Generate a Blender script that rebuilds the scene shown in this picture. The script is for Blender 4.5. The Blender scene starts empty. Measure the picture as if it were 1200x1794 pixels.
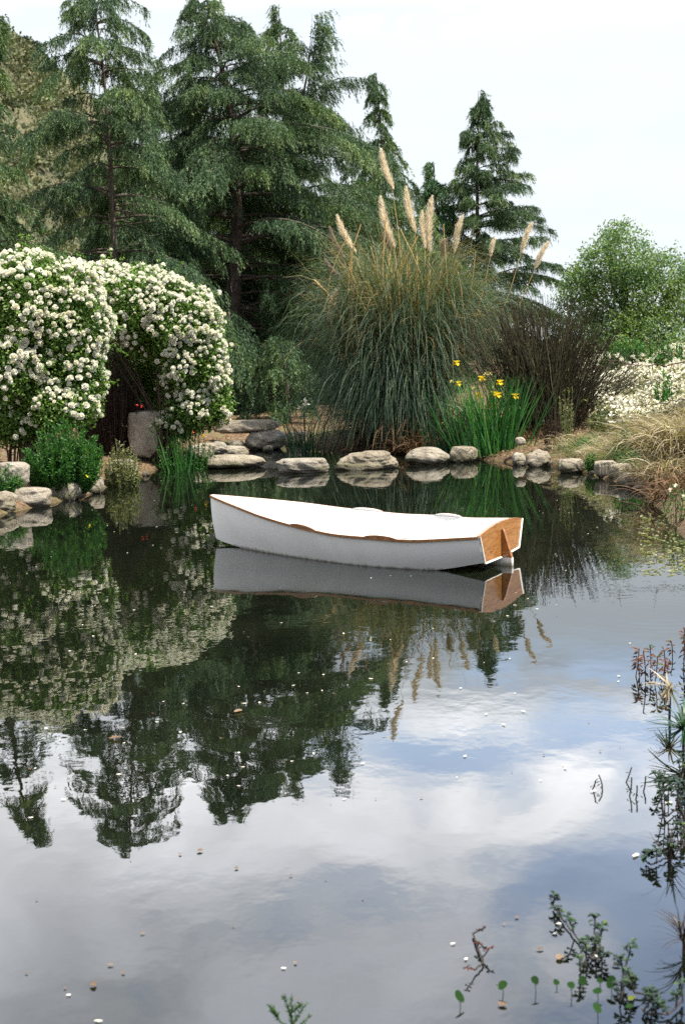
import bpy, bmesh, math
import numpy as np
from mathutils import Matrix, Vector

scene = bpy.context.scene
COL = scene.collection
R = math.radians

# ------------------------------------------------------------------ camera
CAM_H, PITCH, ROLL, FPX = 1.7, 6.8, -1.35, 2492.0
cam_d = bpy.data.cameras.new("camera")
cam = bpy.data.objects.new("camera", cam_d)
COL.objects.link(cam)
cam_d.sensor_fit = 'VERTICAL'
cam_d.sensor_height = 36.0
cam_d.lens = 36.0 * FPX / 1794.0
cam_d.clip_start = 0.1
cam_d.clip_end = 5000
cam_d.dof.use_dof = True
cam_d.dof.focus_distance = 12.0
cam_d.dof.aperture_fstop = 6.3
CM = Matrix.Rotation(R(90 - PITCH), 4, 'X') @ Matrix.Rotation(R(ROLL), 4, 'Z')
cam.matrix_world = Matrix.Translation((0, 0, CAM_H)) @ CM
scene.camera = cam
CR = np.array(CM.to_3x3())

def ray(px, py):
    return CR @ np.array([(px - 600) / FPX, -(py - 897) / FPX, -1.0])
def W(px, py, z=0.0):                       # photo pixel -> point on the level z
    d = ray(px, py); k = (z - CAM_H) / d[2]
    return np.array([d[0] * k, d[1] * k, z])
def WY(px, py, Y):                          # photo pixel -> point at distance Y
    d = ray(px, py); k = Y / d[1]
    return np.array([d[0] * k, Y, CAM_H + d[2] * k])

# ------------------------------------------------------------------ light
SUN_EL, SUN_AZ = R(61), R(-23)              # direction to the sun: from the right, a little behind the camera
sdir = Vector((math.cos(SUN_EL) * math.cos(SUN_AZ), math.cos(SUN_EL) * math.sin(SUN_AZ), math.sin(SUN_EL)))
sun_d = bpy.data.lights.new("sun", 'SUN')
sun_d.energy = 5.0
sun_d.angle = R(0.6)
sun_d.color = (1.0, 0.93, 0.80)
sun = bpy.data.objects.new("sun", sun_d)
COL.objects.link(sun)
sun.rotation_euler = sdir.to_track_quat('Z', 'Y').to_euler()

world = bpy.data.worlds.new("World")
scene.world = world
world.use_nodes = True

class NT:
    def __init__(s, tree):
        s.t = tree; s.t.nodes.clear()
    def n(s, typ, ins=None, **kw):
        nd = s.t.nodes.new(typ)
        for k, v in kw.items(): setattr(nd, k, v)
        for k, v in (ins or {}).items():
            sock = nd.inputs[k]
            if hasattr(v, 'is_output'): s.t.links.new(v, sock)
            else: sock.default_value = v
        return nd
    def math(s, op, a, b=0.0, c=0.0, clamp=False):
        return s.n('ShaderNodeMath', {0: a, 1: b, 2: c}, operation=op, use_clamp=clamp).outputs[0]
    def ramp(s, fac, stops, interp='LINEAR'):
        nd = s.n('ShaderNodeValToRGB', {'Fac': fac})
        cr = nd.color_ramp; cr.interpolation = interp
        while len(cr.elements) > 1: cr.elements.remove(cr.elements[-1])
        cr.elements[0].position = stops[0][0]; cr.elements[0].color = tuple(stops[0][1][:3]) + (1,)
        for p, c in stops[1:]:
            e = cr.elements.new(p); e.color = tuple(c[:3]) + (1,)
        return nd.outputs['Color']
    def smooth(s, x, a, b):
        nd = s.n('ShaderNodeMapRange', {0: x, 1: a, 2: b, 3: 0.0, 4: 1.0}, interpolation_type='SMOOTHSTEP')
        return nd.outputs[0]
    def mixc(s, f, a, b, typ='MIX'):
        nd = s.n('ShaderNodeMix', data_type='RGBA', blend_type=typ)
        for i, v in ((0, f), (6, a), (7, b)):
            if hasattr(v, 'is_output'): s.t.links.new(v, nd.inputs[i])
            else: nd.inputs[i].default_value = v if i == 0 else (tuple(v[:3]) + (1,))
        return nd.outputs[2]

def build_world():
    t = NT(world.node_tree)
    sky = t.n('ShaderNodeTexSky', sky_type='NISHITA', sun_disc=False)
    sky.sun_elevation = SUN_EL
    sky.sun_rotation = R(90) - SUN_AZ
    sky.air_density = 1.0; sky.dust_density = 1.6
    tc = t.n('ShaderNodeTexCoord').outputs['Generated']
    sx = t.n('ShaderNodeSeparateXYZ', {0: tc})
    x, y, z = sx.outputs
    zz = t.math('MAXIMUM', z, 0.0)
    k = t.math('ADD', zz, 0.10)
    u = t.math('DIVIDE', x, k); v = t.math('DIVIDE', y, k)
    vec = t.n('ShaderNodeCombineXYZ', {0: u, 1: v, 2: 0.0}).outputs[0]
    mp = t.n('ShaderNodeMapping', {0: vec, 1: (3.1, 1.25, 0.0), 3: (1.25, 1.0, 1.0)}).outputs[0]
    n1 = t.n('ShaderNodeTexNoise', {'Vector': mp, 'Scale': 2.3, 'Detail': 7.0, 'Roughness': 0.48, 'Distortion': 0.5}).outputs[0]
    n2 = t.n('ShaderNodeTexNoise', {'Vector': mp, 'Scale': 0.55, 'Detail': 3.0}).outputs[0]
    # clearer towards the right, solid cloud low down
    right = t.math('MULTIPLY', x, -0.62)
    cov = t.math('ADD', t.math('ADD', n1, right), 0.075)
    mask = t.smooth(cov, 0.40, 0.60)
    low = t.smooth(z, 0.26, 0.19)
    mask = t.math('MAXIMUM', mask, low)
    mask = t.math('MULTIPLY', mask, t.math('MULTIPLY_ADD', t.smooth(y, -.25, .35), .2, .8))   # thinner cloud behind the camera
    mask = t.math('MULTIPLY_ADD', mask, 0.66, 0.34)
    br = t.ramp(zz, [(0.0, (.184,.197,.207)), (.12, (.184,.198,.209)), (.22, (.188,.204,.219)), (.24, (.30,.315,.33)), (.265, (.70,.715,.735)), (.295, (.86,.86,.87)),
                     (.32, (.82,.825,.845)), (.36, (.70,.71,.745)), (.45, (.50,.52,.57)), (.6, (.34,.35,.38)), (1.0, (.24,.25,.28))])
    # the bank of bright cloud stands ahead; the sides are duller
    front = t.math('MULTIPLY_ADD', t.smooth(y, .15, .75), .36, .64)
    br = t.n('ShaderNodeVectorMath', {0: br}, operation='SCALE'); t.t.links.new(front, br.inputs['Scale']); br = br.outputs[0]
    var = t.math('MULTIPLY_ADD', n1, 1.5, 0.08)
    shade = t.math('MULTIPLY', var, 26.0)
    thin = t.n('ShaderNodeTexNoise', {'Vector': mp, 'Scale': 1.6, 'Detail': 5.0, 'Roughness': .55}).outputs[0]
    varl = t.n('ShaderNodeMix', {0: low, 2: shade, 3: t.math('MULTIPLY_ADD', thin, 4.0, 23.5)}, data_type='FLOAT').outputs[0]
    cl = t.n('ShaderNodeVectorMath', {0: br, 1: (1, 1, 1)}, operation='MULTIPLY').outputs[0]
    cl = t.n('ShaderNodeVectorMath', {0: cl}, operation='SCALE'); t.t.links.new(varl, cl.inputs['Scale'])
    blue = t.n('ShaderNodeVectorMath', {0: sky.outputs[0]}, operation='SCALE')
    t.t.links.new(t.math('MULTIPLY_ADD', t.smooth(y, .3, .8), 2.6, 1.0), blue.inputs['Scale']); blue = blue.outputs[0]
    col = t.mixc(mask, blue, cl.outputs[0])
    bg = t.n('ShaderNodeBackground', {'Color': col, 'Strength': 0.10})
    out = t.n('ShaderNodeOutputWorld', {'Surface': bg.outputs[0]})
build_world()

scene.view_settings.view_transform = 'Standard'
scene.view_settings.look = 'None'
scene.view_settings.exposure = 1.02
scene.view_settings.gamma = 1.0
scene.cycles.use_denoising = False              # the fine grain that is left suits a film photograph
scene.cycles.max_bounces = 8
scene.cycles.diffuse_bounces = 3
scene.cycles.glossy_bounces = 3
scene.cycles.transmission_bounces = 4
scene.cycles.transparent_max_bounces = 8
scene.cycles.caustics_reflective = False
scene.cycles.caustics_refractive = False

# ------------------------------------------------------------------ mesh helpers
def nrm(a):
    return a / np.maximum(np.linalg.norm(a, axis=-1, keepdims=True), 1e-9)

class G:
    """collects vertices / faces / a per-vertex number and links them as one mesh object"""
    def __init__(s): s.V = []; s.F = []; s.A = []; s.n = 0
    def add(s, V, F, a=0.5):
        V = np.asarray(V, float).reshape(-1, 3); F = np.asarray(F, int)
        s.V.append(V); s.F.append(F + s.n)
        s.A.append(np.broadcast_to(np.asarray(a, float).reshape(-1), (len(V),)) if np.size(a) in (1, len(V)) else np.resize(a, len(V)))
        s.n += len(V)
    def mesh(s, name, flat=False):
        me = bpy.data.meshes.new(name)
        V = np.concatenate(s.V).astype(np.float32)
        loops = np.concatenate([f.reshape(-1) for f in s.F]).astype(np.int32)
        tot = np.concatenate([np.full(len(f), f.shape[1], np.int32) for f in s.F])
        start = np.concatenate([[0], np.cumsum(tot)[:-1]]).astype(np.int32)
        me.vertices.add(len(V)); me.vertices.foreach_set('co', V.ravel())
        me.loops.add(len(loops)); me.loops.foreach_set('vertex_index', loops)
        me.polygons.add(len(tot)); me.polygons.foreach_set('loop_start', start)
        at = me.attributes.new('v', 'FLOAT', 'POINT')
        at.data.foreach_set('value', np.concatenate(s.A).astype(np.float32))
        me.update(calc_edges=True)
        if flat: me.shade_flat()
        return me
    def build(s, name, mat, parent=None, flat=False):
        return link(name, s.mesh(name, flat), mat, parent)

def link(name, me, mat=None, parent=None):
    o = bpy.data.objects.new(name, me)
    if mat is not None and not me.materials: me.materials.append(mat)
    COL.objects.link(o)
    if parent is not None: o.parent = parent
    return o

def tag(o, label=None, cat=None, group=None, kind=None):
    if label: o['label'] = label
    if cat: o['category'] = cat
    if group: o['group'] = group
    if kind: o['kind'] = kind
    return o

def thing(name, label, cat, loc=(0, 0, 0), group=None):
    o = bpy.data.objects.new(name, None)
    o.empty_display_size = 0.1
    o.location = tuple(float(q) for q in loc)
    COL.objects.link(o)
    return tag(o, label, cat, group)

def ribbon(g, C, side, w, a=0.5):
    """C (N,S,3) centre lines, side (N,S,3) or (N,1,3), w (N,S)"""
    N, S, _ = C.shape
    side = np.broadcast_to(side, C.shape)
    w = np.broadcast_to(w, (N, S))[..., None] * 0.5
    V = np.stack([C - side * w, C + side * w], 2).reshape(-1, 3)
    b = (np.arange(N)[:, None] * S + np.arange(S - 1)[None]) * 2
    F = np.stack([b, b + 1, b + 3, b + 2], -1).reshape(-1, 4)
    g.add(V, F, np.repeat(np.broadcast_to(np.asarray(a, float), (N,)), S * 2))

def tube(g, C, r, k=5, a=0.5, cap=False):
    C = np.asarray(C, float)
    if C.ndim == 2: C = C[None]
    N, S, _ = C.shape
    r = np.broadcast_to(np.asarray(r, float), (N, S))
    T = np.gradient(C, axis=1); T = nrm(T)
    ref = np.where(np.abs(T[..., 2:3]) > 0.85, np.array([1., 0, 0]), np.array([0, 0, 1.]))
    A = nrm(np.cross(T, ref)); B = np.cross(T, A)
    th = np.arange(k) * 2 * np.pi / k
    V = C[:, :, None] + r[:, :, None, None] * (A[:, :, None] * np.cos(th)[:, None] + B[:, :, None] * np.sin(th)[:, None])
    i = np.arange(N)[:, None, None] * S * k; j = np.arange(S - 1)[None, :, None] * k; q = np.arange(k)[None, None]
    q2 = (q + 1) % k
    F = np.stack([i + j + q, i + j + q2, i + j + k + q2, i + j + k + q], -1).reshape(-1, 4)
    g.add(V.reshape(-1, 3), F, np.repeat(np.broadcast_to(np.asarray(a, float), (N,)), S * k))

def slivers(g, p, d, side, L, w, a):
    n = len(p)
    L = np.broadcast_to(L, (n,))[:, None]; w = np.broadcast_to(w, (n,))[:, None] * .5
    V = np.stack([p - side * w, p + side * w, p + d * L], 1).reshape(-1, 3)
    g.add(V, np.arange(n * 3).reshape(-1, 3), np.repeat(a, 3))

def leaves(g, p, d, nn, L, w, a, curl=0.12, wide=.5):
    """pointed leaf of 2 quads folded along its rib"""
    n = len(p)
    L = np.broadcast_to(L, (n,))[:, None]; w = np.broadcast_to(w, (n,))[:, None] * .5
    d = nrm(d); s = nrm(np.cross(d, nn)); u = np.cross(s, d)
    m = p + d * L * wide
    V = np.stack([p, m - s * w + u * L * curl * .5, p + d * L - u * L * curl, m + s * w + u * L * curl * .5], 1).reshape(-1, 3)
    b = np.arange(n)[:, None] * 4
    F = np.concatenate([b + np.array([0, 1, 2]), b + np.array([0, 2, 3])], 0)
    g.add(V, F, np.repeat(a, 4))

def randdir(rng, n):
    return nrm(rng.normal(size=(n, 3)))

_ico = {}
def ico(sub):
    if sub not in _ico:
        bm = bmesh.new(); bmesh.ops.create_icosphere(bm, subdivisions=sub, radius=1.0)
        V = np.array([v.co[:] for v in bm.verts]); F = np.array([[v.index for v in f.verts] for f in bm.faces])
        bm.free(); _ico[sub] = (V, F)
    return _ico[sub]

def lump(P, rng, octs=((1.2, .20), (2.6, .12), (5.5, .06), (11, .03), (22, .016))):
    out = np.zeros(len(P))
    for f, am in octs:
        for _ in range(3):
            k = rng.normal(size=3); k = k / np.linalg.norm(k) * f
            out += am * np.sin(P @ k + rng.uniform(0, 6.28)) / 1.5
    return out

def box(g, x0, x1, y0, y1, z0, z1, a=.5):
    V = np.array([[x, y, z] for x in (x0, x1) for y in (y0, y1) for z in (z0, z1)])
    g.add(V, [[0, 1, 3, 2], [4, 6, 7, 5], [0, 4, 5, 1], [2, 3, 7, 6], [0, 2, 6, 4], [1, 5, 7, 3]], a)

def resample(P, S):
    P = np.asarray(P, float)
    s = np.concatenate([[0], np.cumsum(np.linalg.norm(np.diff(P, axis=0), axis=1))]); s /= s[-1]
    q = np.linspace(0, 1, S)
    out = np.stack([np.interp(q, s, P[:, i]) for i in range(3)], 1)
    for _ in range(2): out[1:-1] = out[1:-1] * .5 + (out[:-2] + out[2:]) * .25
    return out

# ------------------------------------------------------------------ materials
def material(name):
    m = bpy.data.materials.new(name); m.use_nodes = True
    return m, NT(m.node_tree)

def foliage(name, stops, trans=.35, rough=.5, noise=None, spec=.35, tint=(1.25, 1.35, .6)):
    """colour by the per-leaf number 'v'; light passes through the leaf"""
    m, t = material(name)
    at = t.n('ShaderNodeAttribute', attribute_name='v').outputs['Fac']
    col = t.ramp(at, stops)
    if noise:
        pos = t.n('ShaderNodeNewGeometry').outputs['Position']
        nz = t.n('ShaderNodeTexNoise', {'Vector': pos, 'Scale': noise[0], 'Detail': 2.0}).outputs[0]
        col = t.mixc(t.smooth(nz, .42, .62), col, t.mixc(1.0, col, noise[1], 'MULTIPLY'))
    pb = t.n('ShaderNodeBsdfPrincipled', {'Base Color': col, 'Roughness': rough, 'Specular IOR Level': spec})
    tl = t.n('ShaderNodeBsdfTranslucent', {'Color': t.mixc(1.0, col, tint, 'MULTIPLY')})
    mx = t.n('ShaderNodeMixShader', {0: trans, 1: pb.outputs[0], 2: tl.outputs[0]})
    t.n('ShaderNodeOutputMaterial', {'Surface': mx.outputs[0]})
    return m

def plain(name, stops, scale=8.0, rough=.6, bump=0.0, bscale=30, spec=.3, stretch=(1, 1, 1), detail=5.0):
    m, t = material(name)
    pos = t.n('ShaderNodeTexCoord').outputs['Object']
    mp = t.n('ShaderNodeMapping', {0: pos, 3: stretch}).outputs[0]
    nz = t.n('ShaderNodeTexNoise', {'Vector': mp, 'Scale': scale, 'Detail': detail, 'Roughness': .6}).outputs[0]
    col = t.ramp(nz, stops)
    ins = {'Base Color': col, 'Roughness': rough, 'Specular IOR Level': spec}
    if bump:
        b = t.n('ShaderNodeTexNoise', {'Vector': mp, 'Scale': bscale, 'Detail': 5.0}).outputs[0]
        ins['Normal'] = t.n('ShaderNodeBump', {'Height': b, 'Strength': 1.0, 'Distance': bump}).outputs[0]
    pb = t.n('ShaderNodeBsdfPrincipled', ins)
    t.n('ShaderNodeOutputMaterial', {'Surface': pb.outputs[0]})
    return m

M = {}
M['needle'] = foliage('cedar_needles', [(0, (.021, .048, .022)), (.45, (.052, .106, .042)), (.78, (.105, .182, .066)), (1, (.22, .29, .10))], .22, .55, (.45, (1.25, 1.12, .75)))
M['needle_blue'] = foliage('blue_green_needles', [(0, (.020, .048, .023)), (.5, (.050, .104, .046)), (.82, (.105, .178, .074)), (1, (.21, .28, .11))], .2, .55, (.5, (1.15, 1.1, .85)))
M['needle_light'] = foliage('light_cedar_needles', [(0, (.022, .060, .028)), (.5, (.040, .105, .045)), (.85, (.075, .16, .06)), (1, (.12, .21, .075))], .28, .55, (.5, (1.1, 1.1, .8)))
M['bark'] = plain('grey_brown_bark', [(.3, (.035, .027, .022)), (.55, (.09, .072, .06)), (.75, (.17, .145, .125))], 14, .9, .012, 40, stretch=(1, 1, .35))
M['dead_wood'] = plain('dead_twigs', [(.3, (.10, .075, .055)), (.7, (.26, .21, .17))], 20, .9)
M['rose_leaf'] = foliage('rose_leaves', [(0, (.036, .080, .016)), (.5, (.105, .200, .038)), (.85, (.21, .33, .07)), (1, (.32, .42, .11))], .4, .45)
M['rose_cane'] = plain('rose_canes', [(.3, (.035, .022, .016)), (.7, (.10, .065, .045))], 20, .85)
M['bloom'] = foliage('cream_rose_petals', [(0, (.82, .80, .62)), (.4, (.90, .89, .81)), (1, (.92, .92, .87))], .35, .6, spec=.2, tint=(1.0, 1.0, .9))
M['pampas'] = foliage('pampas_blades', [(0, (.022, .046, .028)), (.4, (.050, .092, .058)), (.72, (.115, .150, .080)), (1, (.25, .25, .12))], .28, .55, spec=.25)
M['pampas_dry'] = foliage('dry_pampas_blades', [(0, (.10, .085, .035)), (.5, (.24, .19, .085)), (1, (.42, .33, .16))], .25, .6)
M['plume'] = foliage('cream_plumes', [(0, (.72, .64, .50)), (.5, (.83, .77, .64)), (1, (.90, .86, .76))], .5, .9, spec=.1, tint=(1.05, 1.0, .85))
M['plume_grey'] = foliage('grey_plumes', [(0, (.26, .22, .17)), (.5, (.38, .33, .26)), (1, (.48, .42, .33))], .35, .9, spec=.1, tint=(1.05, 1.0, .85))
M['stalk'] = plain('straw_stalks', [(.3, (.33, .22, .08)), (.7, (.55, .40, .17))], 10, .6)
M['iris'] = foliage('iris_leaves', [(0, (.014, .070, .016)), (.5, (.036, .150, .034)), (.85, (.075, .23, .055)), (1, (.17, .30, .08))], .35, .4, spec=.45)
M['iris_dark'] = foliage('dark_sword_leaves', [(0, (.010, .036, .018)), (.6, (.025, .078, .036)), (1, (.06, .13, .06))], .3, .45)
M['yellow'] = foliage('yellow_petals', [(0, (.72, .50, .02)), (1, (.85, .68, .04))], .35, .5, spec=.2, tint=(1, 1, 1))
M['pale_yellow'] = foliage('withered_petals', [(0, (.55, .46, .12)), (1, (.75, .66, .30))], .35, .5, spec=.2, tint=(1, 1, 1))
M['red'] = foliage('red_petals', [(0, (.55, .03, .02)), (1, (.70, .06, .03))], .3, .5, tint=(1, 1, 1))
M['reed'] = foliage('dark_reed_stems', [(0, (.014, .011, .007)), (.5, (.036, .029, .014)), (.8, (.066, .066, .028)), (1, (.15, .15, .07))], .1, .6)
M['tree_leaf'] = foliage('broad_leaves', [(0, (.055, .110, .050)), (.5, (.125, .215, .105)), (.85, (.22, .32, .17)), (1, (.34, .43, .26))], .45, .45, (.9, (1.15, 1.05, .7)))
M['herb'] = foliage('herb_leaves', [(0, (.016, .060, .014)), (.5, (.035, .120, .026)), (.85, (.08, .20, .045)), (1, (.17, .27, .07))], .4, .45)
M['sage'] = foliage('grey_green_leaves', [(0, (.07, .095, .045)), (.5, (.16, .18, .085)), (1, (.36, .34, .20))], .35, .6)
M['dry'] = foliage('dry_grass_blades', [(0, (.12, .095, .055)), (.4, (.26, .21, .13)), (.8, (.43, .365, .25)), (1, (.58, .51, .39))], .3, .6)
M['dry_dark'] = foliage('brown_dead_blades', [(0, (.045, .026, .014)), (.5, (.12, .068, .035)), (1, (.26, .16, .085))], .2, .8)
M['dark_shrub'] = foliage('dark_red_shrub', [(0, (.014, .009, .007)), (.6, (.040, .020, .015)), (1, (.035, .06, .02))], .2, .6)
M['scrub'] = foliage('scrub_leaves', [(0, (.055, .070, .040)), (.5, (.105, .120, .065)), (1, (.20, .20, .12))], .2, .8)
M['scrub_dark'] = foliage('dark_scrub_leaves', [(0, (.022, .040, .030)), (.5, (.045, .068, .048)), (1, (.09, .115, .07))], .2, .8)
M['white_flower'] = foliage('white_groundcover_flowers', [(0, (.62, .58, .44)), (.5, (.76, .74, .62)), (1, (.82, .80, .72))], .3, .6, tint=(1, 1, .9))
M['water_leaf'] = foliage('dark_water_leaves', [(0, (.007, .014, .006)), (.5, (.015, .036, .012)), (.9, (.040, .095, .024)), (1, (.12, .17, .03))], .2, .4, spec=.5)
M['pad'] = foliage('round_water_leaves', [(0, (.006, .014, .006)), (.7, (.016, .045, .012)), (.9, (.03, .07, .018)), (1, (.16, .17, .03))], .15, .9, spec=.05)
M['water_red'] = foliage('reddish_water_leaves', [(0, (.035, .014, .010)), (.5, (.13, .040, .028)), (.85, (.22, .085, .05)), (1, (.08, .16, .04))], .3, .45)
M['wet_stem'] = plain('dark_wet_stems', [(.3, (.012, .010, .008)), (.7, (.045, .030, .022))], 20, .5)
M['sprig'] = foliage('sprig_needles', [(0, (.018, .060, .014)), (.6, (.05, .13, .025)), (1, (.14, .19, .03))], .3, .45)
M['petal'] = foliage('floating_petals', [(0, (.55, .50, .34)), (.5, (.74, .70, .56)), (1, (.82, .80, .72))], .2, .5, tint=(1, 1, .9))
M['brown_leaf'] = foliage('floating_leaves', [(0, (.06, .036, .022)), (.5, (.17, .105, .06)), (1, (.32, .25, .15))], .2, .6)

def mat_paint():
    m, t = material('white_boat_paint')
    pos = t.n('ShaderNodeTexCoord').outputs['Object']
    nz = t.n('ShaderNodeTexNoise', {'Vector': pos, 'Scale': 3.0, 'Detail': 6.0, 'Roughness': .65}).outputs[0]
    col = t.ramp(nz, [(.3, (.79, .775, .73)), (.5, (.87, .86, .82)), (.7, (.89, .88, .84))])
    sz = t.n('ShaderNodeSeparateXYZ', {0: pos}).outputs[2]
    fine = t.n('ShaderNodeTexNoise', {'Vector': t.n('ShaderNodeMapping', {0: pos, 3: (1, 1, .12)}).outputs[0], 'Scale': 26.0, 'Detail': 4.0}).outputs[0]
    wl = t.smooth(t.math('ADD', sz, t.math('MULTIPLY', fine, -.045)), .012, -.018)     # algae line at the waterline
    col = t.mixc(t.math('MULTIPLY', wl, .75), col, (.16, .13, .075))
    pb = t.n('ShaderNodeBsdfPrincipled', {'Base Color': col, 'Roughness': .42, 'Specular IOR Level': .4})
    t.n('ShaderNodeOutputMaterial', {'Surface': pb.outputs[0]})
    return m
M['paint'] = mat_paint()

def mat_wood(name, c0, c1, c2):
    m, t = material(name)
    pos = t.n('ShaderNodeTexCoord').outputs['Object']
    mp = t.n('ShaderNodeMapping', {0: pos, 3: (6, 1.2, 9)}).outputs[0]
    nz = t.n('ShaderNodeTexNoise', {'Vector': mp, 'Scale': 5.0, 'Detail': 8.0, 'Roughness': .65, 'Distortion': 1.2}).outputs[0]
    col = t.ramp(nz, [(.28, c0), (.5, c1), (.72, c2)])
    pb = t.n('ShaderNodeBsdfPrincipled', {'Base Color': col, 'Roughness': .38, 'Specular IOR Level': .45, 'Coat Weight': .25, 'Coat Roughness': .25})
    t.n('ShaderNodeOutputMaterial', {'Surface': pb.outputs[0]})
    return m
M['wood'] = mat_wood('varnished_wood', (.13, .048, .012), (.29, .125, .032), (.42, .205, .065))
M['rail'] = mat_wood('dark_varnished_rail', (.13, .048, .013), (.26, .105, .030), (.38, .17, .055))

def mat_stone():
    m, t = material('pale_granite')
    tc = t.n('ShaderNodeTexCoord').outputs['Object']
    wp = t.n('ShaderNodeNewGeometry').outputs['Position']
    rnd = t.n('ShaderNodeObjectInfo').outputs['Random']
    off = t.n('ShaderNodeVectorMath', {0: tc, 1: t.n('ShaderNodeCombineXYZ', {0: t.math('MULTIPLY', rnd, 60), 1: rnd, 2: rnd}).outputs[0]}, operation='ADD').outputs[0]
    n1 = t.n('ShaderNodeTexNoise', {'Vector': off, 'Scale': 5.0, 'Detail': 8.0, 'Roughness': .68}).outputs[0]
    n2 = t.n('ShaderNodeTexNoise', {'Vector': off, 'Scale': 60.0, 'Detail': 4.0, 'Roughness': .7}).outputs[0]
    n3 = t.n('ShaderNodeTexNoise', {'Vector': off, 'Scale': 2.2, 'Detail': 3.0}).outputs[0]
    col = t.ramp(n1, [(.25, (.16, .135, .10)), (.42, (.29, .255, .20)), (.58, (.39, .35, .285)), (.78, (.50, .465, .40))])
    col = t.mixc(t.smooth(n2, .56, .66), col, (.17, .15, .125))
    col = t.mixc(t.math('MULTIPLY', t.smooth(n3, .5, .68), .55), col, (.27, .235, .17))
    col = t.mixc(1.0, col, t.ramp(rnd, [(0, (.86, .84, .80)), (.5, (1.0, .99, .97)), (1, (.92, .95, 1.0))]), 'MULTIPLY')
    z = t.n('ShaderNodeSeparateXYZ', {0: wp}).outputs[2]
    cr = t.n('ShaderNodeTexVoronoi', {'Vector': t.mixc(.12, off, t.n('ShaderNodeTexNoise', {'Vector': off, 'Scale': 6.0}).outputs[1], 'ADD'), 'Scale': 4.5}, feature='DISTANCE_TO_EDGE').outputs['Distance']
    crk = t.math('MULTIPLY', t.smooth(cr, .022, .004), t.smooth(n3, .46, .6))
    col = t.mixc(t.math('MULTIPLY', crk, .75), col, (.07, .06, .045))
    alg = t.math('MULTIPLY', t.smooth(t.math('ADD', z, t.math('MULTIPLY', n1, -.16)), .06, -.03), t.smooth(n3, .40, .58))
    col = t.mixc(t.math('MULTIPLY', alg, .7), col, (.085, .095, .04))
    wet = t.smooth(t.math('ADD', z, t.math('MULTIPLY', n1, -.06)), .045, .0)
    col = t.mixc(t.math('MULTIPLY', wet, .8), col, (.055, .046, .030))
    b1 = t.n('ShaderNodeBump', {'Height': n1, 'Strength': 1.0, 'Distance': .09}).outputs[0]
    b2 = t.n('ShaderNodeBump', {'Height': n2, 'Strength': 1.0, 'Distance': .010, 'Normal': b1}).outputs[0]
    pb = t.n('ShaderNodeBsdfPrincipled', {'Base Color': col, 'Roughness': t.math('MULTIPLY_ADD', wet, -.5, .85), 'Specular IOR Level': .3, 'Normal': b2})
    t.n('ShaderNodeOutputMaterial', {'Surface': pb.outputs[0]})
    return m
M['stone'] = mat_stone()

def mat_ground():
    m, t = material('mulch_and_soil')
    p = t.n('ShaderNodeNewGeometry').outputs['Position']
    n1 = t.n('ShaderNodeTexNoise', {'Vector': p, 'Scale': 1.3, 'Detail': 6.0, 'Roughness': .6}).outputs[0]
    n2 = t.n('ShaderNodeTexNoise', {'Vector': p, 'Scale': 34.0, 'Detail': 5.0, 'Roughness': .7}).outputs[0]
    n3 = t.n('ShaderNodeTexVoronoi', {'Vector': p, 'Scale': 26.0, 'Randomness': 1.0})
    soil = t.ramp(n2, [(.3, (.055, .038, .026)), (.5, (.13, .088, .055)), (.68, (.24, .165, .10)), (.8, (.33, .24, .15))])
    chip = t.ramp(t.n('ShaderNodeSeparateColor', {0: n3.outputs['Color']}).outputs[0], [(0, (.07, .045, .03)), (.5, (.19, .12, .075)), (1, (.36, .26, .16))])
    col = t.mixc(.5, soil, chip)
    grassy = t.ramp(n2, [(.3, (.07, .075, .03)), (.6, (.20, .19, .09)), (.8, (.34, .29, .16))])
    col = t.mixc(t.smooth(n1, .52, .66), col, grassy)
    s = t.n('ShaderNodeSeparateXYZ', {0: p})
    far = t.smooth(s.outputs[1], 45.0, 70.0)
    col = t.mixc(far, col, t.ramp(n1, [(.35, (.10, .11, .055)), (.65, (.26, .23, .13))]))
    mud = t.smooth(s.outputs[2], .04, -.03)
    bed = t.ramp(t.n('ShaderNodeTexNoise', {'Vector': p, 'Scale': 3.0, 'Detail': 5.0}).outputs[0], [(.35, (.020, .024, .008)), (.5, (.060, .062, .022)), (.65, (.13, .12, .05))])
    col = t.mixc(mud, col, bed)
    b = t.n('ShaderNodeBump', {'Height': n2, 'Strength': 1.0, 'Distance': .04}).outputs[0]
    pb = t.n('ShaderNodeBsdfPrincipled', {'Base Color': col, 'Roughness': .95, 'Specular IOR Level': .15, 'Normal': b})
    t.n('ShaderNodeOutputMaterial', {'Surface': pb.outputs[0]})
    return m
M['ground'] = mat_ground()

def mat_hill(name, stops, sc):
    m, t = material(name)
    p = t.n('ShaderNodeNewGeometry').outputs['Position']
    n1 = t.n('ShaderNodeTexNoise', {'Vector': p, 'Scale': sc, 'Detail': 8.0, 'Roughness': .65}).outputs[0]
    col = t.ramp(n1, stops)
    b = t.n('ShaderNodeBump', {'Height': n1, 'Strength': 1.0, 'Distance': 1.5}).outputs[0]
    pb = t.n('ShaderNodeBsdfPrincipled', {'Base Color': col, 'Roughness': 1.0, 'Specular IOR Level': .1, 'Normal': b})
    t.n('ShaderNodeOutputMaterial', {'Surface': pb.outputs[0]})
    return m
M['hill'] = mat_hill('dry_hillside', [(.3, (.08, .085, .05)), (.48, (.12, .12, .072)), (.62, (.17, .15, .095)), (.75, (.24, .19, .12))], .16)
M['far_hill'] = mat_hill('far_hill_haze_tint', [(.3, (.16, .20, .22)), (.55, (.26, .30, .32)), (.75, (.36, .38, .38))], .02)  # distance haze is painted into this blue-grey hill colour

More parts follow.
